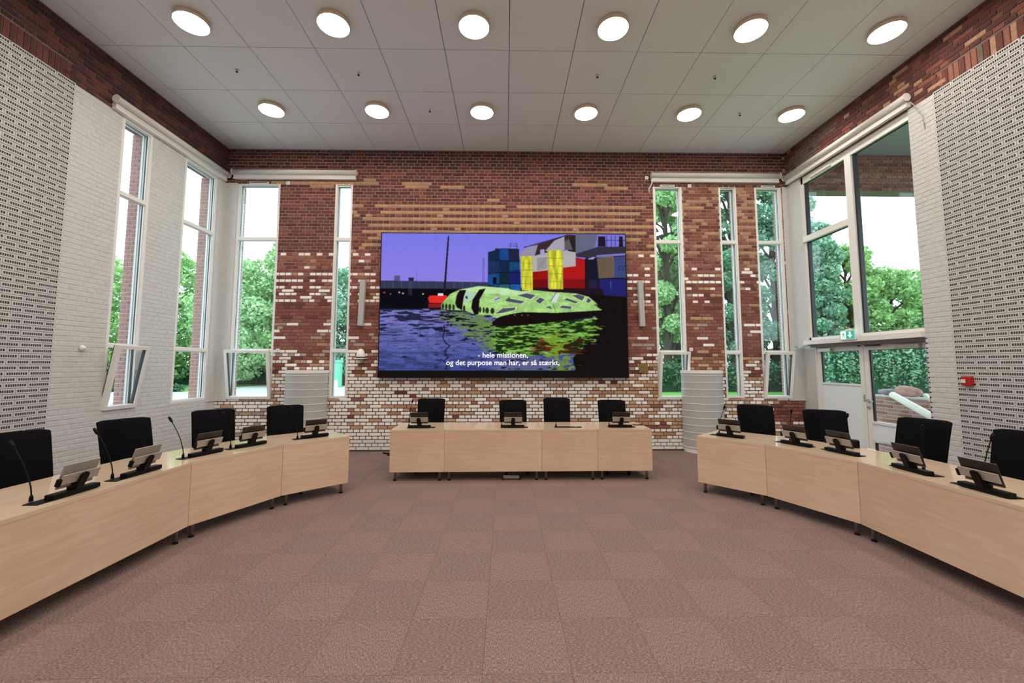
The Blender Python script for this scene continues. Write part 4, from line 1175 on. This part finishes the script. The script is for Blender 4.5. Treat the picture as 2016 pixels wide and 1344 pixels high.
def text_mesh(body, size, loc, parent, name, m, rot=(R(90), 0, 0), bold=.0, align='CENTER'):
    cu = bpy.data.curves.new(name, 'FONT'); cu.body = body; cu.size = size; cu.align_x = align; cu.offset = bold; cu.resolution_u = 4
    tmp = bpy.data.objects.new(name, cu); COL.objects.link(tmp)
    bpy.context.view_layer.update()
    me_ = bpy.data.meshes.new_from_object(tmp.evaluated_get(bpy.context.evaluated_depsgraph_get()))
    bpy.data.objects.remove(tmp); me_.materials.clear(); me_.materials.append(as_mat(m))
    return link(name, me_, parent, loc, rot)
text_mesh('- hele missionen,', .148, (-.015, -.0235, 1.825-VZ0+.025), vw, 'subtitle', 'subtitle', bold=.0018)
text_mesh('og det purpose man har, er s\u00e5 st\u00e6rkt,', .148, (-.015, -.0235, 1.69-VZ0+.012), vw, 'subtitle', 'subtitle', bold=.0018)

# ------------------------------------------------------------------ things on the back wall
def column_speaker(x, tilt, label):
    root = empty('column_speaker', (x, D-.09, 2.48)); tag(root, label, 'speaker')
    MB().bevbox(-.052, .052, -.045, .045, 0, .93, .006).build('cabinet', 'grey_metal', root, rot=(0, tilt, 0))
    MB().box(-.046, .046, -.0475, -.0445, .01, .92).build('grille', 'grey_metal', root, rot=(0, tilt, 0))
    for z in (.2, .7): MB().box(-.03, .03, .03, .088, z, z+.05).build('bracket', 'white_plain', root)
column_speaker(-2.90, R(1.6), 'slim grey column speaker on the wall left of the screen')
column_speaker(2.77, R(-1.6), 'slim grey column speaker on the wall right of the screen')
cm = empty('dome_camera', (-2.87, D-.12, 1.82)); tag(cm, 'white dome camera on a small shelf left of the screen', 'camera')
MB().bevbox(-.10, .10, -.10, .11, 0, .018, .004).build('shelf', 'white_plain', cm); MB().lathe([(.0, .0), (.085, .02), (.082, .08), (.07, .14), (.045, .19), (0, .205)], 20).build('camera_head', 'white_plain', cm)
MB().lathe([(.086, .018), (.088, .03), (.086, .042)], 20).build('base_ring', 'black', cm); MB().box(-.02, .02, .06, .118, -.07, 0).build('bracket', 'grey_metal', cm)
pl = empty('wall_plaque', (2.795, D-.014, 1.545)); tag(pl, 'square brass plaque on the brick wall below the right speaker', 'plaque')
MB().bevbox(-.095, .095, -.012, .004, 0, .185, .003).build('plate', 'gold', pl)
for k in range(6): MB().box(-.07, .07-.02*(k % 3), -.0135, -.0118, .035+k*.022, .041+k*.022).build('engraved_line', mat('engraving', (0.13, 0.09, 0.03), .6) if k == 0 else bpy.data.materials['engraving'], pl)
for (x, z, t) in ((-4.5, 5.45, 'small white sensor box on the wall beside the wide corner window'), (2.96, 5.62, 'small white sensor box left of the right hand roller blind'), (3.86, 5.45, 'small white sensor box between the windows right of the screen'), (3.78, 2.02, 'small white junction box beside the tilted window right of the screen'), (-4.56, 1.99, 'white latch box beside the tilted corner window sash')):
    s = empty('sensor_box', (x, D-.012, z)); tag(s, t, 'sensor')
    MB().bevbox(-.035, .035, -.022, .004, -.035, .035, .004).build('casing', 'white_plain', s); MB().lathe([(0, 0), (.012, .0), (.012, .003), (0, .004)], 10).build('lens', 'grey_metal', s, (0, -.0215, 0), (R(90), 0, 0))
s = lump('wall_sensor', (XL+.03, 5.72, 1.93), (.03, .035, .035), 'white_plain', 2); tag(s, 'small round white knob on the painted left wall', 'sensor')
fc = empty('fire_call_point', (XR-.03, 5.22, 1.50)); tag(fc, 'red manual fire alarm box on the white perforated right wall', 'alarm')
MB().bevbox(-.032, .03, -.055, .055, -.06, .06, .008).build('casing', 'red_plastic', fc); MB().box(-.0345, -.031, .0, .048, -.022, .022).build('label_plate', 'white_plain', fc)
MB().box(-.0352, -.0343, .008, .040, .004, .008).build('printed_line', 'red_plastic', fc)
ex = empty('exit_sign', (5.84, 6.955, 2.215)); tag(ex, 'lit green and white emergency exit sign above the glass doors', 'sign')
MT['exit_green'] = emat('exit_green', (.05, .55, .33), .8); MT['exit_white'] = emat('exit_white', (.85, 1, .98), 1.0)
MB().bevbox(-.012, .02, -.155, .155, -.085, .085, .004).build('casing', 'alu_out', ex)
MB().box(-.0145, -.0125, -.135, .025, -.065, .065).build('green_field', 'exit_green', ex)
MB().box(-.0145, -.0125, .025, .135, -.065, .065).build('white_field', 'exit_white', ex)
ar = MB(); ar.add([(-.0155, -.055-.045*0, -.055), (-.0155, -.105, .0), (-.0155, -.075, .0), (-.0155, -.075, .052), (-.0155, -.035, .052), (-.0155, -.035, .0), (-.0155, -.005, .0)], [(0,1,2,3,4,5,6)]); ar.build('arrow', 'exit_white', ex)
mn = MB(); mn.add([(-.0155, .085, .048), (-.0155, .072, .048), (-.0155, .072, .034), (-.0155, .085, .034)], [(0,1,2,3)])
mn.add([(-.0155, .095, .028), (-.0155, .062, .028), (-.0155, .066, -.006), (-.0155, .088, -.006)], [(0,1,2,3)])
mn.add([(-.0155, .110, .012), (-.0155, .095, .026), (-.0155, .092, .018), (-.0155, .104, .006)], [(0,1,2,3)])
mn.add([(-.0155, .066, .022), (-.0155, .048, .008), (-.0155, .052, .002), (-.0155, .068, .012)], [(0,1,2,3)])
mn.add([(-.0155, .088, -.006), (-.0155, .076, -.006), (-.0155, .090, -.030), (-.0155, .112, -.050), (-.0155, .117, -.042), (-.0155, .099, -.026)], [(0,1,2,3,4,5)])
mn.add([(-.0155, .078, -.006), (-.0155, .066, -.006), (-.0155, .056, -.030), (-.0155, .060, -.056), (-.0155, .068, -.056), (-.0155, .066, -.032)], [(0,1,2,3,4,5)])
mn.build('running_figure', 'exit_green', ex)
MB().box(-.0, .018, -.06, .06, .085, .10).build('mount', 'white_plain', ex)

# curved ventilation units
def vent_unit(x, label, h=1.60):
    root = empty('ventilation_unit', (x, D-.03, 0)); tag(root, label, 'ventilation unit')
    r_ = .40
    MB().lathe([(r_, .10), (r_, h-.06)], 40, a0=math.pi, a1=2*math.pi).build('perforated_shell', 'ventmetal', root, fix=False)
    MB().lathe([(0, h), (r_+.012, h), (r_+.012, h-.06), (r_, h-.06)], 40, a0=math.pi, a1=2*math.pi, smooth=False).build('top_cap', 'white_plain', root, fix=False)
    MB().lathe([(r_-.02, 0), (r_-.02, .10), (r_+.004, .10), (r_+.004, .12)], 40, a0=math.pi, a1=2*math.pi, smooth=False).build('plinth_ring', 'white_plain', root, fix=False)
    z = .12+.1385; 
    while z < h-.08:
        MB().lathe([(r_, -.005), (r_+.006, -.004), (r_+.006, .004), (r_, .005)], 40, a0=math.pi, a1=2*math.pi, c=(0, 0, z)).build('ring', 'white_plain', root, fix=False); z += .1385
MT['ventmetal'] = mat('perforated_metal', (0.44, 0.44, 0.43), .5, var=.05, vscale=60)
vent_unit(-3.93, 'half round white ventilation column with rings, behind the left desks')
vent_unit(3.95, 'half round white ventilation column with rings, behind the right desks')

# ------------------------------------------------------------------ desks
ZT = .745
def miter(p, a, b, c, depth, side):
    pass
def desk_run(pts, depth, side, labels, legs=True):
    """pts: front edge polyline, side: +1 if the back lies to the left of the direction of travel"""
    P_ = [Vector((p[0], p[1])) for p in pts]; n = len(P_)-1
    nr = []
    for i in range(n):
        d = (P_[i+1]-P_[i]).normalized(); nr.append(Vector((-d.y, d.x))*side)
    bk = [P_[0]+nr[0]*depth]
    for i in range(1, n):
        m = (nr[i-1]+nr[i]).normalized(); bk.append(P_[i]+m*depth/max(.3, m.dot(nr[i])))
    bk.append(P_[n]+nr[n-1]*depth)
    for i in range(n):
        a, b = P_[i], P_[i+1]; c, d = bk[i+1], bk[i]
        ctr = (a+b+c+d)/4; ang = math.atan2((b-a).y, (b-a).x)
        root = empty('desk', (ctr.x, ctr.y, 0), ang); tag(root, labels[i], 'desk', 'maple council desks')
        inv = Matrix.Rotation(-ang, 2)
        L = lambda p: inv @ (p-ctr)
        q = [L(a), L(b), L(c), L(d)]
        if q[0].y > q[3].y: sy = -1
        else: sy = 1
        g = .0015
        top = [(q[0].x+g, q[0].y), (q[1].x-g, q[1].y), (q[2].x-g, q[2].y), (q[3].x+g, q[3].y)]
        if sy < 0: top = top[::-1]
        MB().prism(top, ZT-.028, ZT).build('desk_top', 'maple_top', root)
        y0 = q[0].y; th = .022*sy
        fp = [(q[0].x+g, y0+.002*sy), (q[1].x-g, y0+.002*sy), (q[1].x-g, y0+th), (q[0].x+g, y0+th)]
        if sy < 0: fp = fp[::-1]
        MB().prism(fp, .135, ZT-.0285).build('front_panel', 'maple', root)
        for (x0, x1, yb, end) in ((q[0].x, q[0].x+.022, q[3].y, i == 0), (q[1].x-.022, q[1].x, q[2].y, i == n-1)):
            if end:
                sp_ = [(x0, y0+th), (x1, y0+th), (x1, yb), (x0, yb)]
                if sy < 0: sp_ = sp_[::-1]
                MB().prism(sp_, .135, ZT-.0285).build('side_panel', 'maple', root)
        MB().box(q[0].x+.08, q[1].x-.08, min(y0+.4*sy, y0+.44*sy), max(y0+.4*sy, y0+.44*sy), .62, .715).build('under_rail', 'leg', root)
        for (x, y) in ((q[0].x+.07, y0+.06*sy), (q[1].x-.07, y0+.06*sy), (q[3].x+.07, q[3].y-.06*sy), (q[2].x-.07, q[2].y-.06*sy)):
            lg = MB().tube([(0, 0, .02), (0, 0, .715)], .019, 14).build('leg', 'leg', root, (x, y, 0))
            MB().lathe([(0, 0), (.024, 0), (.024, .012), (.012, .02)], 14).build('leg_foot', 'black', lg)
desk_run([(-1.70, 6.24), (-.90, 6.25), (.54, 6.265), (1.38, 6.275), (2.20, 6.285)], .80, 1,
         ['maple desk at the left end of the straight row under the screen', 'widest maple desk of the straight row under the screen', 'maple desk third from the left in the straight row under the screen', 'maple desk at the right end of the straight row under the screen'])
desk_run([(-2.10, 5.72), (-2.69, 5.16), (-3.09, 4.225), (-3.10, 2.65), (-3.10, 1.2), (-2.6, .0)], .80, -1,
         ['short maple desk at the screen end of the left curved row', 'angled maple desk, second from the screen end of the left row', 'long maple desk of the left row standing alongside the white wall', 'maple desk of the left row cut off by the left edge of the photo', 'maple desk of the left row, out of view beside the camera'])
desk_run([(2.60, 5.69), (3.15, 5.07), (3.52, 4.18), (3.50, 2.74), (3.50, 1.2), (3.0, 0.0)], .80, 1,
         ['short maple desk at the screen end of the right curved row', 'angled maple desk, second from the screen end of the right row', 'long maple desk of the right row in front of the doors', 'maple desk of the right row cut off by the right edge of the photo', 'maple desk of the right row, out of view beside the camera'])

# ------------------------------------------------------------------ desk equipment
def make_stand():
    root = empty('tablet_stand')
    MB().bevbox(-.17, .17, -.035, .035, 0, .034, .004).build('base_bar', 'black', root)
    MB().bevbox(-.030, .030, -.03, .03, .034, .09, .004).build('foot', 'black', root)
    p = MB(); 
    prof = [(-.026, .03), (.026, .03), (.028, .128), (.020, .148), (0, .157), (-.020, .148), (-.028, .128)]
    vs = [(x, -.038-(z-.03)*.42, z) for x, z in prof]+[(x, -.020-(z-.03)*.42, z) for x, z in prof]; k = len(prof)
    p.add(vs, [tuple(range(k)), tuple(range(k, 2*k))[::-1]]+[(i, k+i, k+(i+1) % k, (i+1) % k) for i in range(k)]); p.build('post', 'black', root)
    MB().bevbox(-.138, .138, -.010, .0, .047, .120, .002).build('holder_plate', 'holdgrey', root, (0, -.012, .047), (R(18), 0, 0))
    MB().bevbox(-.158, -.136, -.016, .014, .040, .095, .004).build('side_clamp', 'black', root, (0, -.012, .047), (R(18), 0, 0))
    return root
def make_tablet(mk):
    root = empty('tablet')
    MB().bevbox(-.133, .133, .0015, .012, 0, .178, .003).build('back_case', mk, root)
    MB().box(-.124, .124, .0122, .0130, .010, .168).build('screen_glass', 'black', root)
    MB().bevbox(-.134, .134, -.001, .0015, .0, .006, .0005).build('lower_edge', 'steel', root)
    return root
def make_mic(lean, h=.414):
    root = empty('gooseneck_microphone')
    MB().lathe([(0, .0), (.013, .0), (.011, .03), (.006, .045), (0, .045)], 12).build('socket', 'black', root)
    q = lambda t: (-lean*t**1.6, 0, .04+(h-.04)*t)
    MB().tube([q(0), q(.15), q(.35), q(.55), q(.75), q(.88)], [.0044, .0044, .0038, .0038, .0038, .0038], 8).build('neck', 'black', root)
    MB().tube([q(.87), q(.885), q(.96), q(1.0)], [.006, .012, .013, .008], 12).build('capsule', 'black', root)
    MB().tube([q(.84), q(.87)], .0068, 10).build('collar', 'black', root)
    return root
def make_plate():
    root = empty('desk_plate')
    MB().bevbox(-.21, .21, -.052, .052, 0, .006, .002).build('cover', 'black', root)
    MB().lathe([(0, 0), (.011, 0), (.011, .003), (0, .003)], 12).build('push_button', 'steel', root, (.06, .02, .006))
    MB().bevbox(.1, .15, .0, .02, .006, .009, .001).build('card_slot', 'grey_metal', root)
    return root
ST, TB, TBG, MC, PLT = make_stand(), make_tablet('tabletblack'), make_tablet('tabletgrey'), None, make_plate()
used = {}
def inst(proto, loc, rz, label, cat, group, rot=None, sc_=None):
    if not used.get(proto.name): o_ = proto; used[proto.name] = 1
    else: o_ = copy_tree(proto)
    o_.location = loc; o_.rotation_euler = rot if rot else (0, 0, rz)
    if sc_: o_.scale = sc_
    tag(o_, label, cat, group)
    return o_
# name, bar centre, angle (deg, direction left->right as seen), mic base, mic tip, description
E_ = [
 ('the left end of the straight row', (-1.31, 6.44), -.5, (-1.485, 6.50), (-1.44, 6.54), True),
 ('the straight row, second seat from left', (.12, 6.445), -.5, (-.055, 6.50), (-.04, 6.53), True),
 ('the straight row, third seat from left', (.95, 6.45), -.5, (.785, 6.50), (.78, 6.52), False),
 ('the right end of the straight row', (1.78, 6.455), -.5, (1.61, 6.50), (1.555, 6.51), True),
 ('the screen end of the left row', (-2.53, 5.64), 43, (-2.68, 5.48), (-2.78, 5.48), True),
 ('the left row, second from the screen', (-3.01, 5.05), 62, (-3.155, 4.90), (-3.265, 4.90), True),
 ('the left row, third from the screen', (-3.21, 4.59), 72, (-3.31, 4.40), (-3.485, 4.405), True),
 ('the left row, fourth from the screen', (-3.21, 3.80), 88, (-3.30, 3.62), (-3.49, 3.626), True),
 ('the near end of the left row', (-3.21, 3.22), 90, (-3.31, 3.03), (-3.505, 3.039), True),
 ('the screen end of the right row', (3.00, 5.57), -48, (2.97, 5.80), (2.93, 5.54), True),
 ('the right row, second from the screen', (3.49, 5.005), -67, (3.55, 5.20), (3.47, 5.03), True),
 ('the right row, third from the screen', (3.66, 4.54), -78, (3.80, 4.68), (3.83, 4.63), True),
 ('the right row, fourth from the screen', (3.67, 3.77), -91, (3.84, 3.83), (3.77, 3.74), True),
 ('the near end of the right row', (3.63, 3.16), -91, (3.78, 3.30), (3.85, 3.26), True),
]
for i, (d_, (x, y), a, mb_, mt_, has) in enumerate(E_):
    rz = R(a)
    # plate lies under bar and microphone
    px = (x*2+mb_[0])/3; py = (y*2+mb_[1])/3
    ux, uy = math.cos(rz), math.sin(rz)
    if i < 4: pc = (x+.02*ux, y+.035)
    else:
        pc = (x*.72+mb_[0]*.28, y*.72+mb_[1]*.28)
    inst(PLT, (pc[0], pc[1], ZT), rz, 'flat black plate in the desk top, '+d_, 'plate', 'black desk plates')
    if has:
        inst(ST, (x, y, ZT+.006), rz, 'black tablet stand, '+d_, 'tablet stand', 'tablet stands')
        grey = i in (7, 8)
        off = Vector((-math.sin(rz)*.012*-1, math.cos(rz)*-.012*-1, 0))
        th = R(18)
        bx_ = (0, -.012, .035); 
        lx = 0; ly = -.012+ (-.0)*math.cos(th); 
        o_ = inst(TBG if grey else TB, (x-math.sin(rz)*(-.012-.0), y+math.cos(rz)*(-.012), ZT+.006+.048), 0,
             ('grey backed tablet' if grey else 'dark tablet')+' in its stand, '+d_, 'tablet', 'tablets in stands', rot=(th, 0, rz))
        o_.location = (x+math.sin(rz)*.0035, y-math.cos(rz)*.0035, ZT+.006+.060)
    # microphone: local -x goes towards the tip
    dx, dy = mt_[0]-mb_[0], mt_[1]-mb_[1]; L_ = math.hypot(dx, dy)
    o_ = make_mic(L_); o_.location = (mb_[0], mb_[1], ZT+.006); o_.rotation_euler = (0, 0, math.atan2(-dy, -dx))
    tag(o_, 'thin black gooseneck microphone, '+d_, 'microphone', 'gooseneck microphones')
# microphones lean differently: keep the necks round by giving each its own tip through scale only along the lean
# ------------------------------------------------------------------ chairs
def make_chair():
    root = empty('conference_chair')
    # backrest: gently curved padded panel, front (towards desk) is -y
    nx, nz = 8, 8; V = []; Fq = []
    def pt(i, j, face):
        u = i/nx*2-1; v = j/nz
        hw = .235-.012*(1-v)+(.012 if v < .2 else 0)-.02*max(0, v-.85)/.15*0
        x = u*hw; z = .50+.62*v
        rnd_ = 1-max(0, abs(u)-.86)/.14*.35
        y = .235+.175*(v**1.25)+.045*(-(u*u))+(.0 if face == 0 else .055*rnd_)
        if face == 0: y += .012*(1-rnd_)*2
        if j == nz: z -= .012*(abs(u) > .8)
        return (x, y, z)
    for face in (0, 1):
        for j in range(nz+1):
            for i in range(nx+1): V.append(pt(i, j, face))
    S = (nx+1)*(nz+1); id_ = lambda i, j, f: f*S+j*(nx+1)+i
    for j in range(nz):
        for i in range(nx):
            Fq.append((id_(i,j,0), id_(i+1,j,0), id_(i+1,j+1,0), id_(i,j+1,0))); Fq.append((id_(i,j,1), id_(i,j+1,1), id_(i+1,j+1,1), id_(i+1,j,1)))
    for i in range(nx):
        Fq.append((id_(i,0,0), id_(i,0,1), id_(i+1,0,1), id_(i+1,0,0))); Fq.append((id_(i,nz,0), id_(i+1,nz,0), id_(i+1,nz,1), id_(i,nz,1)))
    for j in range(nz):
        Fq.append((id_(0,j,0), id_(0,j+1,0), id_(0,j+1,1), id_(0,j,1))); Fq.append((id_(nx,j,0), id_(nx,j,1), id_(nx,j+1,1), id_(nx,j+1,0)))
    b = MB().add(V, Fq, 0, True).build('backrest', 'blackleather', root)
    bv = b.modifiers.new('bevel', 'BEVEL'); bv.width = .012; bv.segments = 2; bv.limit_method = 'ANGLE'; bv.angle_limit = R(50)
    b = MB().bevbox(-.24, .24, -.24, .26, .42, .50, .025).build('seat', 'blackleather', root)
    MB().tube([(0, .22, .43), (0, .30, .46), (0, .325, .60)], .022, 8).build('back_spine', 'black', root)
    for s_ in (-1, 1):
        MB().tube([(s_*.22, .20, .44), (s_*.285, .16, .50), (s_*.285, .10, .655), (s_*.285, -.12, .665), (s_*.27, -.16, .64)], .014, 8).build('armrest', 'black', root)
    MB().tube([(0, 0, .10), (0, 0, .42)], .028, 12).build('gas_column', 'black', root)
    for k in range(5):
        a = 2*math.pi*k/5+.3
        lg = MB().tube([(0, 0, .11), (.28*math.cos(a), .28*math.sin(a), .065)], [.026, .016], 8).build('leg', 'black', root)
        c = MB().tube([(.28*math.cos(a)-.012*math.sin(a), .28*math.sin(a)+.012*math.cos(a), .03), (.28*math.cos(a)+.012*math.sin(a), .28*math.sin(a)-.012*math.cos(a), .03)], .03, 12).build('caster', 'black', lg)
    return root
CH = make_chair()
# top of backrest points (world), turn
CHS = [
 ((-1.285, 7.34), 4, 'behind the straight row, leftmost of its four'), ((.122, 7.22), 6, 'behind the straight row, second from the left'),
 ((.91, 7.43), -4, 'behind the straight row, third from the left'), ((1.825, 7.20), -6, 'behind the straight row, rightmost of its four'),
 ((-3.19, 6.13), 33, 'behind the left row, the one nearest the screen'), ((-3.82, 5.55), 44, 'behind the left row, under the second side window'),
 ((-4.14, 4.62), 66, 'behind the left row, under the first tilted side window'), ((-4.28, 3.72), 68, 'behind the left row, cut by the left edge of the photo'),
 ((3.65, 6.09), -22, 'behind the right row, the one nearest the brick wall'), ((4.16, 5.42), -27, 'behind the right row, in front of the closed grey door panel'),
 ((4.57, 4.50), -72, 'behind the right row, in front of the glass door'), ((4.62, 3.62), -74, 'behind the right row, cut by the right edge of the photo'),
]
for (x, y), a, t in CHS:
    rz = R(a); c = math.cos(rz); s_ = math.sin(rz); ox, oy = 0, .41
    inst(CH, (x-(c*ox-s_*oy), y-(s_*ox+c*oy), 0), rz, 'black leather conference chair '+t, 'chair', 'black conference chairs', sc_=(1, 1, .985) if x in (.122, 1.825) else None)

# ------------------------------------------------------------------ small loose things
rc = empty('remote_control', (2.12, 6.70, ZT), R(-6)); tag(rc, 'thin black remote control lying on the right end of the straight desks', 'remote')
MB().bevbox(-.075, .075, -.018, .018, 0, .012, .003).build('body', 'black', rc); MB().box(-.06, .02, -.012, .012, .0125, .0135).build('key_pad', 'grey_metal', rc)
pd = MB().lathe([(0, 0), (.050, 0), (.052, .012), (.052, .075), (.044, .088), (0, .090)], 24).build('speaker_pod', 'black', None, (4.07, 4.86, ZT)); tag(pd, 'small round black pod standing on the right desks behind a tablet', 'speaker')
cu_ = MB(); r_ = random.Random(4)
cu_.tube([(.06*math.cos(t*.9)*(1+.25*math.sin(t*1.7)), .035*math.sin(t*1.1), .006+.003*(t % 2)) for t in range(16)], .0035, 6).build('cable', 'white_plain', None, (4.13, 4.70, ZT), (0, 0, 1)); 
o = bpy.data.objects['cable']; tag(o, 'small tangle of white cable beside the black pod on the right desks', 'cable')
fr = empty('power_strip', (.09, 6.30, 0)); tag(fr, 'dark metal socket strip on the floor under the straight desks', 'power strip')
MB().bevbox(-.125, .125, .02, .07, .015, .055, .004).build('housing', 'leg', fr)
for x in (-.13, .12): MB().box(x, x+.012, .0, .09, 0, .06).build('end_foot', 'black', fr)
MB().tube([(0, .06, .05), (.0, .12, .2), (.0, .2, .6)], .006, 6).build('lead', 'black', fr)
s = MB().tube([(-2.36, 8.20, .015), (-2.28, 8.12, .02), (-2.20, 8.14, .015), (-2.13, 8.02, .02), (-2.05, 8.05, .015)], .013, 8).build('floor_cable', 'black'); tag(s, 'black cable lying on the carpet left of the straight desks', 'cable')
s = MB().bevbox(-.05, .05, -.035, .035, 0, .03, .005).build('floor_socket', 'black', None, (-2.17, 8.02, 0.0)); tag(s, 'small black plug box on the carpet by the white plinth', 'plug')
